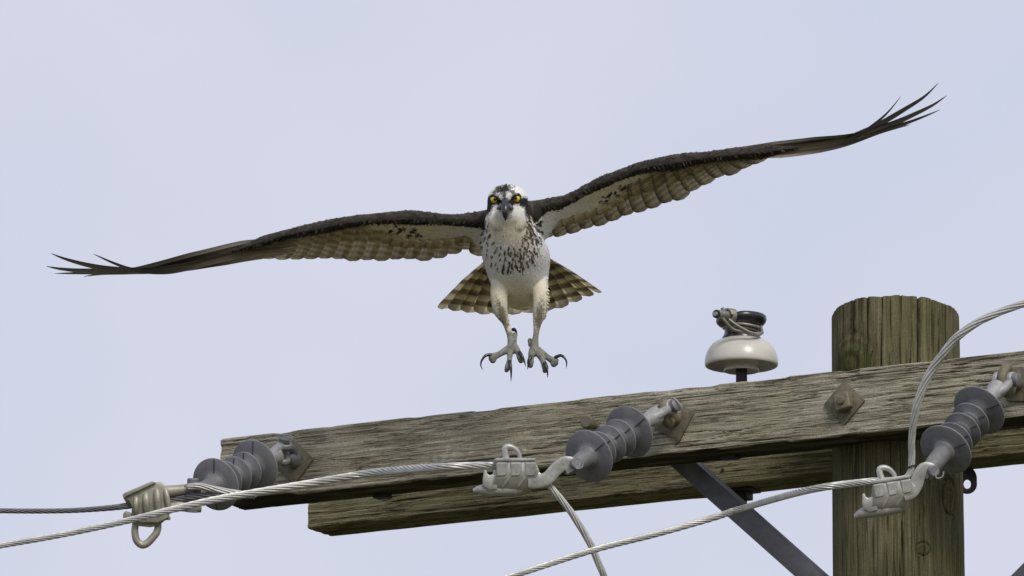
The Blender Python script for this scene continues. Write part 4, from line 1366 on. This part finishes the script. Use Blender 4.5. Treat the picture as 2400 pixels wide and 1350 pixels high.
def paint(P_, Nn):
    u, v, w = to_px(P_)
    face = -(Nn @ W)                                       # >0 towards the camera
    n1 = vnoise(u / 5, v / 5, 3); n2 = vnoise(u / 2.2, v / 2.2, 4)
    jit = 0.5 * (n2 - 0.5)
    c = np.tile(WHITE, (len(u), 1))
    c = lerp(c, np.array([.79, .71, .49]), np.clip(smooth(505, 525, v) * (1 - smooth(555, 585, v)) * .65 * (np.abs(u - 1195) < 52) + .8 * smooth(635, 690, v), 0, 1))  # cream throat; the belly's yellow is ground bounce painted into the plumage
    c = c * (0.93 + 0.10 * n1)[:, None]
    # blurred brown wash on the right breast
    c = lerp(c, np.array([.40, .33, .27]), 0.34 * blob(u, v, 1234, 592, 36, 38, .2, .5, jit))
    for (su, sv, sa, sl, sw, sk) in streaks:
        mk = (np.abs(u - su) < 14) & (np.abs(v - sv) < 14) & (face > 0)
        if mk.any():
            f_ = blob(u[mk], v[mk], su, sv, sl, sw, sa, .35) * sk
            c[mk] = lerp(c[mk], np.array([.045, .03, .022]), f_)
    # head
    hd = (v < 528) & (w < 60)
    mask = np.zeros(len(u))
    mask = np.maximum(mask, blob(u, v, 1157, 468, 13, 12, -.3, .2, jit * .6))          # round the eyes
    mask = np.maximum(mask, blob(u, v, 1211, 467, 14, 12.5, .3, .2, jit * .6))
    mask = np.maximum(mask, blob(u, v, 1146, 482, 9, 22, .15, .3, jit))                # stripe down the sides of the neck
    mask = np.maximum(mask, blob(u, v, 1228, 474, 14, 12, .5, .3, jit))
    mask = np.maximum(mask, blob(u, v, 1238, 492, 9, 20, -.25, .35, jit))
    mask = np.maximum(mask, blob(u, v, 1172, 476, 12, 8, .9, .3, jit * .6))            # lores
    mask = np.maximum(mask, blob(u, v, 1198, 476, 13, 8, -.9, .3, jit * .6))
    mask = np.maximum(mask, 1.0 * blob(u, v, 1180, 443, 21, 11, -.15, .4, jit * 1.8))   # crown patch
    mask = np.maximum(mask, .9 * blob(u, v, 1182, 455, 4.5, 13, 0, .4, jit))
    mask = np.maximum(mask, .85 * blob(u, v, 1160, 450, 5, 10, .6, .4, jit * 1.5))
    mask = np.maximum(mask, .85 * blob(u, v, 1202, 451, 5, 9, -.7, .4, jit * 1.5))
    mask = np.maximum(mask, .7 * blob(u, v, 1190, 508, 12, 8, 0, .5, jit * 1.5) * (n2 > .55))
    c[hd] = lerp(c[hd], np.array([.022, .019, .017]), np.clip(mask[hd], 0, 1))
    # dark back, nape and shoulders
    side_b = (np.abs(u - 1191) > 46) & (v < 528) & (w > 0) & (np.abs(u - 1195) < 74)
    back = smooth(30, 60, w - np.interp(v, [430, 520, 600, 700], [-10, 50, 110, 180])) * (v < 640) * (1 - smooth(-.1, .25, face) * ((v > 525) | (u > 1266) | (u < 1133)))
    back = np.maximum(back, side_b * 1.0)
    c = lerp(c, DARKB2 * .7, back * .95)
    # wings
    for k_, wg in WING.items():
        inw = (u < 1120) if k_ == 'L' else (u > 1286)
        inw &= (v < wg['fcream'](u) + 14)
        inw |= ((u < 1137) if k_ == 'L' else (u > 1250)) & (v < wg['fdark'](u) + 3) & (v > wg['ftop'](u) - 4) & ((w > -30) | (np.abs(u - 1200) > 60))
        if not inw.any():
            continue
        uu, vv = u[inw], v[inw]
        vd, vc, vt = wg['fdark'](uu), wg['fcream'](uu), wg['ftop'](uu)
        fray = 5 * (vnoise(uu / 3.2, vv / 12, 8) - .5) + 3 * (vnoise(uu / 1.5, vv / 6, 9) - .5)
        dk = 1 - smooth(-1.2, 1.2, vv - (vd - 1 + fray))
        tone = np.clip(.12 + .9 * (vnoise(uu / 9, vv / 4, 6) - .45) + .5 * (vnoise(uu / 2.5, vv / 2.5, 7) - .5) + .5 * (1 - smooth(0, 12, vv - vt)), 0, 1)
        dcol = lerp(np.tile(DARKB, (len(uu), 1)), DARKB2 * 1.25, tone)
        ccol = np.tile(CREAM, (len(uu), 1)) * (.9 + .15 * vnoise(uu / 7, vv / 3, 5))[:, None]
        near_body = 1 - smooth(40, 140, np.abs(uu - 1205) - 60)
        ccol = lerp(ccol, WHITE, near_body)
        for (su, sv, sl, sw, sa) in spots[k_]:
            ccol = lerp(ccol, np.array([.04, .028, .018]), .97 * blob(uu, vv, su, sv, sl * 1.1, sw * 1.3, sa, .35))
        far = 1 - smooth(4, 14, vc - vd)                                    # where no lining is left the rest is brown
        ccol = lerp(ccol, BROWN, far * .9)
        ccol = lerp(ccol, DARKB2, 1 - smooth(-.5, -.1, face[inw]))
        c[inw] = lerp(ccol, dcol, dk)
    # legs and feet
    lg = v > 660
    if lg.any():
        uu, vv = u[lg], v[lg]
        onleg = np.maximum(blob(uu, vv, 1171, 720, 21, 66, 0, .3), blob(uu, vv, 1266, 720, 20, 66, 0, .3)) * (w[lg] < 70)
        cc = c[lg]
        cc = lerp(cc, LEGC * 1.15, np.clip(onleg, 0, 1) * .9 * smooth(662, 735, vv))
        st = np.maximum(blob(uu, vv, 1179, 742, 9, 38, -.32, .5, jit[lg] * 2.0), blob(uu, vv, 1264, 744, 9, 38, .12, .5, jit[lg] * 2.0))
        cc = lerp(cc, np.array([.105, .088, .055]), st * .9)
        foot = smooth(768, 784, vv)
        scl = .5 + .6 * vnoise(uu / 2.6, vv / 2.2, 15) + .35 * vnoise(uu / 7, vv / 7, 16)
        cc = cc * (1 - foot)[:, None] + (SCALE[None] * scl[:, None]) * foot[:, None]
        c[lg] = cc
    return np.clip(c, 0.004, 0.9)


cbody = paint(co, no)
set_col(me, cbody)
me.materials.append(M_SKIN)
me.polygons.foreach_set('use_smooth', [True] * len(me.polygons))
body = bpy.data.objects.new('body', me)
link(body, osprey)

# small body feathers: thousands of little vanes lying along the skin
tri = [tuple(p.vertices) for p in me.polygons]
q4 = np.array([t_ if len(t_) == 4 else (t_[0], t_[1], t_[2], t_[2]) for t_ in tri])
cen = co[q4].mean(1); nrm = no[q4].mean(1); nrm /= np.linalg.norm(nrm, axis=1)[:, None] + 1e-9
pu, pv, pw = to_px(cen)
fz = -(nrm @ W)
cand = np.where((pv < 762) & (fz > -0.45))[0]
pick = rng.choice(cand, size=min(len(cand), 15000), replace=False)
pu, pv, pw = pu[pick], pv[pick], pw[pick]
Pq, Nq = cen[pick], nrm[pick]
Cq = paint(Pq, Nq)
wingL = pu < 1125; wingR = pu > 1275
flow = np.zeros((len(pick), 3))
for k in range(len(pick)):
    if wingL[k]:
        flow[k] = -U * .55 - V * .55 + W * .8
    elif wingR[k]:
        flow[k] = U * .55 - V * .45 + W * .8
    elif pv[k] < 472:
        flow[k] = W * .8 + V * .35 + U * (pu[k] - 1190) * .01
    else:
        flow[k] = -V + U * (pu[k] - 1200) * .006 + W * .1
flow = flow - Nq * np.sum(flow * Nq, 1)[:, None]
flow /= np.linalg.norm(flow, axis=1)[:, None] + 1e-9
side = np.cross(Nq, flow)
ang_j = rng.normal(0, .28, len(pick))
fl2 = flow * np.cos(ang_j)[:, None] + side * np.sin(ang_j)[:, None]
sd2 = np.cross(Nq, fl2)
iswing = wingL | wingR
L_f = np.where(iswing, rng.uniform(7, 15, len(pick)), rng.uniform(5, 11, len(pick))) * PX
L_f = np.where((pv < 525) & ~iswing, rng.uniform(2.5, 5.5, len(pick)) * PX, L_f)
L_f = np.where((pv > 640) & ~iswing, rng.uniform(3, 5.5, len(pick)) * PX, L_f)
W_f = L_f * rng.uniform(.13, .24, len(pick))
lift = L_f * np.where(iswing | (pv > 640), rng.uniform(.0, .05, len(pick)), rng.uniform(.02, .13, len(pick)))
V4 = np.stack([Pq - sd2 * W_f[:, None] * .5 - Nq * .0006, Pq + sd2 * W_f[:, None] * .5 - Nq * .0006,
               Pq + fl2 * (L_f * .55)[:, None] + sd2 * W_f[:, None] + Nq * (lift * .7)[:, None],
               Pq + fl2 * L_f[:, None] + Nq * lift[:, None] * .8,
               Pq + fl2 * (L_f * .55)[:, None] - sd2 * W_f[:, None] + Nq * (lift * .7)[:, None]], 1)
jb = np.where(iswing, rng.uniform(.65, 1.3, len(pick)), rng.uniform(.86, 1.12, len(pick)))
Cq = np.clip(Cq * jb[:, None], 0, .88)
mp = MB()
mp.add(V4.reshape(-1, 3), [(5 * k, 5 * k + 1, 5 * k + 2, 5 * k + 3, 5 * k + 4) for k in range(len(pick))])
mep = mp.mesh('small_feathers')
set_col(mep, np.repeat(Cq, 5, 0))
mep.materials.append(M_SKIN)
o = bpy.data.objects.new('small_feathers', mep)
o["kind"] = "stuff"
link(o, osprey)

# eyes, beak, claws
bu, bv, bw_ = to_px(co)
for (eu, ev, pu_, pv_) in ((1158, 467, 1.5, 0.0), (1210.5, 465, -1.2, -.5)):
    ew = float(np.min(bw_[(np.abs(bu - eu) < 5) & (np.abs(bv - ev) < 5)])) + 4.5
    m2 = MB(); m2.ellipsoid(bp((eu, ev, ew)), [8.2 * PX, 9.0 * PX, 9.0 * PX], FR, 24, 16)
    e_ = m2.build('eye', M_IRIS, osprey)
    m2 = MB(); m2.ellipsoid(bp((eu + pu_, ev + pv_, ew - 7.0)), [4.2 * PX, 4.4 * PX, 2.8 * PX], FR, 18, 10)
    m2.build('pupil', M_PUPIL, e_)
    m2 = MB()
    sg = -1 if eu < 1190 else 1
    m2.tube(catmull([bp((eu + sg * 11, ev - 4, ew + 2)), bp((eu + sg * 4, ev - 9.5, ew - 5)), bp((eu - sg * 5, ev - 6.5, ew - 8)), bp((eu - sg * 12, ev + 1.5, ew - 7))], 12), np.array([1, 2, 2.6, 3, 3.2, 3.3, 3.3, 3.2, 3, 2.6, 2, 1]) * PX, 10)
    m2.build('brow', M_BEAK, e_)
pth = catmull([(1184, 470, -80, 8), (1184, 478, -94, 10), (1184, 488, -106, 9.5), (1184, 499, -112, 7.5), (1184.5, 508, -110, 5), (1185, 517, -104, 1.0)], 22)
m2 = MB(); m2.tube([bp(p[:3]) for p in pth], pth[:, 3] * PX, 20)
bk = m2.build('beak', M_BEAK, osprey)
m2 = MB(); m2.tube([bp(p[:3]) for p in catmull([(1184, 494, -84), (1184, 502, -96), (1184.5, 507, -100)], 8)], np.array([9, 8.5, 8, 7.5, 6.5, 5.5, 4, 2]) * PX, 16)
m2.build('lower_bill', M_BEAK, bk)
for sg in (-1, 1):
    m2 = MB(); m2.tube([bp(p[:3]) for p in catmull([(1184 + sg * 4, 475, -92), (1184 + sg * 11, 485, -92), (1184 + sg * 18, 489, -82)], 8)], np.array([3, 4.5, 5.5, 6, 6, 5.5, 4.5, 3]) * PX, 12)
    m2.build('cere', M_CERE, bk)
for _t, cl in TOES:
    c_ = catmull(cl, 16)
    m2 = MB(); m2.tube([bp(p) for p in c_], np.linspace(1, 0, 16) ** .75 * 4.2 * PX + .25 * PX, 12)
    m2.build('claw', M_BEAK, osprey)


# ------------------------------------------------------------------ flight and tail feathers
def feather(name, path, side_vec, wid, colf, parent, mat, ntl=22, nsl=9, camber=.10, twist=0.0, nick=0.0, seed=0):
    """path: curve of 3-D points root to tip; wid(t): half width in metres; colf(t, s) -> rgb"""
    p = catmull(path, ntl)
    T = np.gradient(p, axis=0); T /= np.linalg.norm(T, axis=1)[:, None]
    sv = np.asarray(side_vec, float)
    t_ = np.linspace(0, 1, ntl); s_ = np.linspace(-1, 1, nsl)
    S0 = sv[None] - T * (T @ sv)[:, None]; S0 /= np.linalg.norm(S0, axis=1)[:, None]
    Nn = np.cross(T, S0)
    S1 = S0 * math.cos(twist) + Nn * math.sin(twist); N1 = np.cross(T, S1)
    ww = np.array([wid(q_) for q_ in t_])
    TT, SS = np.meshgrid(t_, s_, indexing='ij')
    rough = 1 + (.012 if mat is M_FEATH else .03) * (vnoise(TT * 26, SS * 0 + np.sign(SS) * 3, seed) - .5) * (np.abs(SS) > .9) * 2
    P_ = p[:, None] + S1[:, None] * (ww[:, None] * SS * rough)[..., None] + N1[:, None] * (camber * ww[:, None] * (1 - SS ** 2))[..., None]
    mb_ = MB(); mb_.grid(P_)
    cc = np.array([[colf(q_, r_) for r_ in s_] for q_ in t_])
    cc = cc.reshape(-1, 3) * (.9 + .2 * vnoise(TT * 9 + seed, SS * 7 - TT * 12, seed + 3)).reshape(-1, 1)
    # shaft
    rr = np.linspace(1.5, .35, ntl) * PX * .8
    n0 = mb_.n
    for sgn in (1,):
        a5 = np.linspace(0, 2 * math.pi, 5, endpoint=False)
        R_ = p[:, None] + N1[:, None] * (camber * ww)[:, None, None] + rr[:, None, None] * (np.cos(a5)[None, :, None] * S1[:, None] + np.sin(a5)[None, :, None] * N1[:, None])
        mb_.rings(R_)
    sc_ = np.array([colf(q_, 0.0) for q_ in t_]) * 1.15 + .01
    cc = np.vstack([cc, np.repeat(sc_, 5, 0)])
    me_ = mb_.mesh(name)
    set_col(me_, np.clip(cc, .004, .9))
    me_.materials.append(mat)
    me_.polygons.foreach_set('use_smooth', [True] * len(me_.polygons))
    o_ = bpy.data.objects.new(name, me_)
    link(o_, parent)
    return o_


def round_tip(w0, w1, t0=.86):
    def f(t):
        base = w0 + (w1 - w0) * min(1, t / .55)
        if t > t0:
            x = (t - t0) / (1 - t0)
            base *= math.sqrt(max(0.0, 1 - x ** 2.4)) * .98 + .02
        return base * PX
    return f


def point_tip(w0, w1, t0=.55):
    def f(t):
        base = w0 + (w1 - w0) * min(1, t / .3)
        if t > t0:
            x = (t - t0) / (1 - t0)
            base *= max(.08, (1 - x) ** .55)
        return base * PX
    return f


SEC_A = np.array([.37, .305, .19]); SEC_B = np.array([.76, .665, .455])


def sec_col(k, dark=1.0):
    def f(t, s):
        bar = float(smooth(.25, .75, .5 + .5 * math.sin(t * 36 + k * .35 + s * .9)))
        q_ = SEC_A * (1 - .55 * bar) + SEC_B * .55 * bar
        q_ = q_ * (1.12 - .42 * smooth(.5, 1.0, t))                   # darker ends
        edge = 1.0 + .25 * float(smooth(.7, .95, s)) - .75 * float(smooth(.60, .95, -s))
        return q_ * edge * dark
    return f


def prim_col(k):
    def f(t, s):
        q_ = np.array([.47, .42, .33]) * (1 - .80 * smooth(.30, .72, t)) + np.array([.012, .011, .008])
        return q_ * (1.0 + .5 * float(smooth(.6, 1.0, s)) - .3 * float(smooth(.2, .6, -s))) * (.72, .9, 1.15, .8, 1.0, 1.25, .85, 1.1)[k]
    return f


for k_, wg in WING.items():
    sg = wg['sgn']
    lead, chord, span = wg['lead'], wg['chord'], wg['span']
    u_in, u_out = (1120, 585) if k_ == 'L' else (1292, 1790)
    n_s = 17
    us = np.linspace(u_in, u_out, n_s)
    for k, ut in enumerate(us):
        s_ = float(span(ut))
        f_ = k / (n_s - 1)
        vt_ = float(wg['ftrail'](ut)) + rng.uniform(-2.5, 2.5)
        ur = ut - sg * (8 + 34 * f_ ** .7)
        vr = float(wg['fdark'](ur)) - 5
        wl = float(lead(s_)); ch = float(chord(s_))
        vm = vr + (vt_ - vr) * .55
        rootp = (ur, vr, wl + 48 + 3 * (k % 2)); midp = ((ur + ut) / 2 + sg * -2, vm, wl + ch * .6); tipp = (ut, vt_ + 1, wl + ch)
        hw = (26 if k > 0 else 24) - 6 * f_ ** 2
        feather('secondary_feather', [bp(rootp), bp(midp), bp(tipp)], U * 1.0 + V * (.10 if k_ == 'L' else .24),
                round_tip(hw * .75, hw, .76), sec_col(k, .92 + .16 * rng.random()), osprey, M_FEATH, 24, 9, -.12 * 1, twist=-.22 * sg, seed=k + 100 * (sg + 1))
    # row of shorter coverts over the secondaries' roots
    n_c = 13
    u_in, u_out = (1098, 760) if k_ == 'L' else (1310, 1640)
    for k, ut in enumerate(np.linspace(u_in, u_out, n_c)):
        s_ = float(span(ut)); f_ = k / (n_c - 1)
        vc = float(wg['fcream'](ut)); vtr = float(wg['ftrail'](ut))
        ur = ut - sg * (6 + 14 * f_)
        v_end = vc + (vtr - vc) * (.46 if f_ < .75 else .36) + rng.uniform(-3, 3)
        wl = float(lead(s_)); ch = float(chord(s_))
        vr = float(wg['fcream'](ur)) - 3
        wr = wl + 62 + .5 * 44 * float(smooth(2, 22, float(wg['fcream'](ur)) - float(wg['fdark'](ur))))
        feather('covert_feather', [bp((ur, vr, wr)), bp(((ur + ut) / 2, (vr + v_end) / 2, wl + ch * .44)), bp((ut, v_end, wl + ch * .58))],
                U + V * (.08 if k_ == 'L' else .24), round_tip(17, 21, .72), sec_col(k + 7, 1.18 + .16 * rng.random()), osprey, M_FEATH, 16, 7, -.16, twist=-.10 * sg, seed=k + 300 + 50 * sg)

PRIM = {
    'L': [
        [(690, 584, -10), (600, 592, 0), (494, 615, 20), (422, 633, 40), (375, 638, 52), (316, 633, 66), (270, 618, 78), (218, 595, 90)],
        [(690, 576, 10), (540, 599, 40), (430, 624, 62), (340, 635, 82), (260, 631, 100), (200, 620, 112), (150, 606, 122), (120, 594, 130)],
        [(690, 570, 25), (520, 598, 60), (400, 623, 90), (300, 635, 112), (200, 635, 130), (140, 630, 142), (109, 624, 150)],
        [(690, 572, 40), (520, 604, 75), (400, 630, 105), (300, 638, 128), (200, 640, 150), (128, 641, 165)],
        [(680, 575, 55), (520, 610, 95), (400, 632, 125), (300, 639, 150), (240, 642, 165), (197, 648, 175)],
        [(690, 557, 0), (580, 571, 14), (480, 594, 34), (400, 613, 55), (340, 626, 70), (290, 634, 84)],
        [(690, 564, 5), (580, 580, 20), (480, 604, 44), (400, 622, 66), (330, 634, 84)],
        [(690, 590, -4), (620, 597, 10), (560, 606, 26), (490, 620, 44), (420, 636, 60)],
    ],
    'R': [
        [(1720, 372, -10), (1800, 363, 0), (1864, 355, 14), (1937, 345, 34), (1968, 337, 44), (2010, 319, 58), (2052, 289, 72), (2083, 261, 82), (2112, 225, 92)],
        [(1720, 364, 10), (1840, 350, 30), (1960, 332, 60), (2031, 306, 84), (2072, 285, 98), (2124, 254, 114), (2166, 227, 126), (2200, 194, 136)],
        [(1720, 360, 25), (1860, 345, 54), (1980, 326, 84), (2050, 304, 104), (2098, 288, 118), (2145, 267, 132), (2187, 246, 144), (2219, 224, 152)],
        [(1730, 362, 40), (1860, 350, 70), (1980, 332, 98), (2104, 295, 130), (2156, 277, 146), (2204, 257, 160)],
        [(1740, 364, 55), (1880, 350, 90), (1990, 333, 118), (2070, 308, 140), (2133, 292, 156)],
        [(1740, 368, 60), (1860, 358, 95), (1970, 340, 120), (2050, 317, 140)],
        [(1720, 349, 0), (1820, 340, 14), (1900, 331, 34), (1960, 324, 52), (2005, 315, 66), (2030, 303, 74)],
        [(1720, 357, 5), (1820, 347, 20), (1900, 338, 44), (1960, 330, 64), (2008, 318, 80)],
    ],
}
for k_, lst in PRIM.items():
    sg = WING[k_]['sgn']
    for k, pts in enumerate(lst):
        hw = 13.5 if k < 5 else 17
        if k == 0:
            hw = 9.5
        up = .60 if k_ == 'L' else .56
        if k in (3, 4):
            up = .34
        feather('primary_feather', [bp(p) for p in pts], W * .92 - V * up, point_tip(hw * .25, hw, .74 if k < 5 else .6), prim_col(k), osprey, M_FEATH, 40, 9, .10, twist=0, seed=k + 700 + sg * 40)

# tail fan
TW0 = (1212, 575, 190)
tips = [(1034, 725), (1062, 729), (1094, 733), (1128, 737), (1162, 737), (1200, 738), (1245, 734), (1285, 729), (1318, 722), (1352, 708), (1382, 695), (1404, 687)]


def tail_col(k, left):
    def f(t, s):
        ph = t * 6.3 + (.0, .12, .05, .2, .1, .17, .03, .14, .22, .06, .15, .02)[k]
        bar = float(smooth(.28, .42, abs((ph % 1.0) - .5) * 2 - .15))
        pale = np.array([.92, .80, .46]); dk = np.array([.15, .118, .062])
        inner = float(smooth(-.1, .3, s if left else -s))
        q_ = dk * (1 - bar) + (pale * (.55 + .45 * inner)) * bar
        if t > .93:
            q_ = q_ * .4 + np.array([.34, .29, .2]) * .6
        if abs(s) < .12:
            q_ = q_ * .6 + np.array([.3, .25, .16]) * .4
        return q_
    return f


for k, (tu, tv) in enumerate(tips):
    f_ = (k - 5.5) / 5.5
    ru, rv = TW0[0] + 26 * f_, TW0[1] + 4 * abs(f_)
    w_t = 330 - 20 * abs(f_) + 5 * abs(k - 5.5)
    mid = ((ru + tu) / 2 + 2 * f_, (rv + tv) / 2 - 2, (TW0[2] + w_t) / 2)
    hw = 25 if 0 < k < 11 else 23
    feather('tail_feather', [bp((ru, rv, TW0[2] + 4 * abs(k - 5.5))), bp(mid), bp((tu, tv, w_t))], U * 1.0 + V * (-.5 * f_), round_tip(hw * .45, hw, .90), tail_col(k, f_ < 0), osprey, M_TAIL, 46, 9, .05, twist=.06 * (1 if f_ < 0 else -1), seed=k + 900)
#OSPREY-END
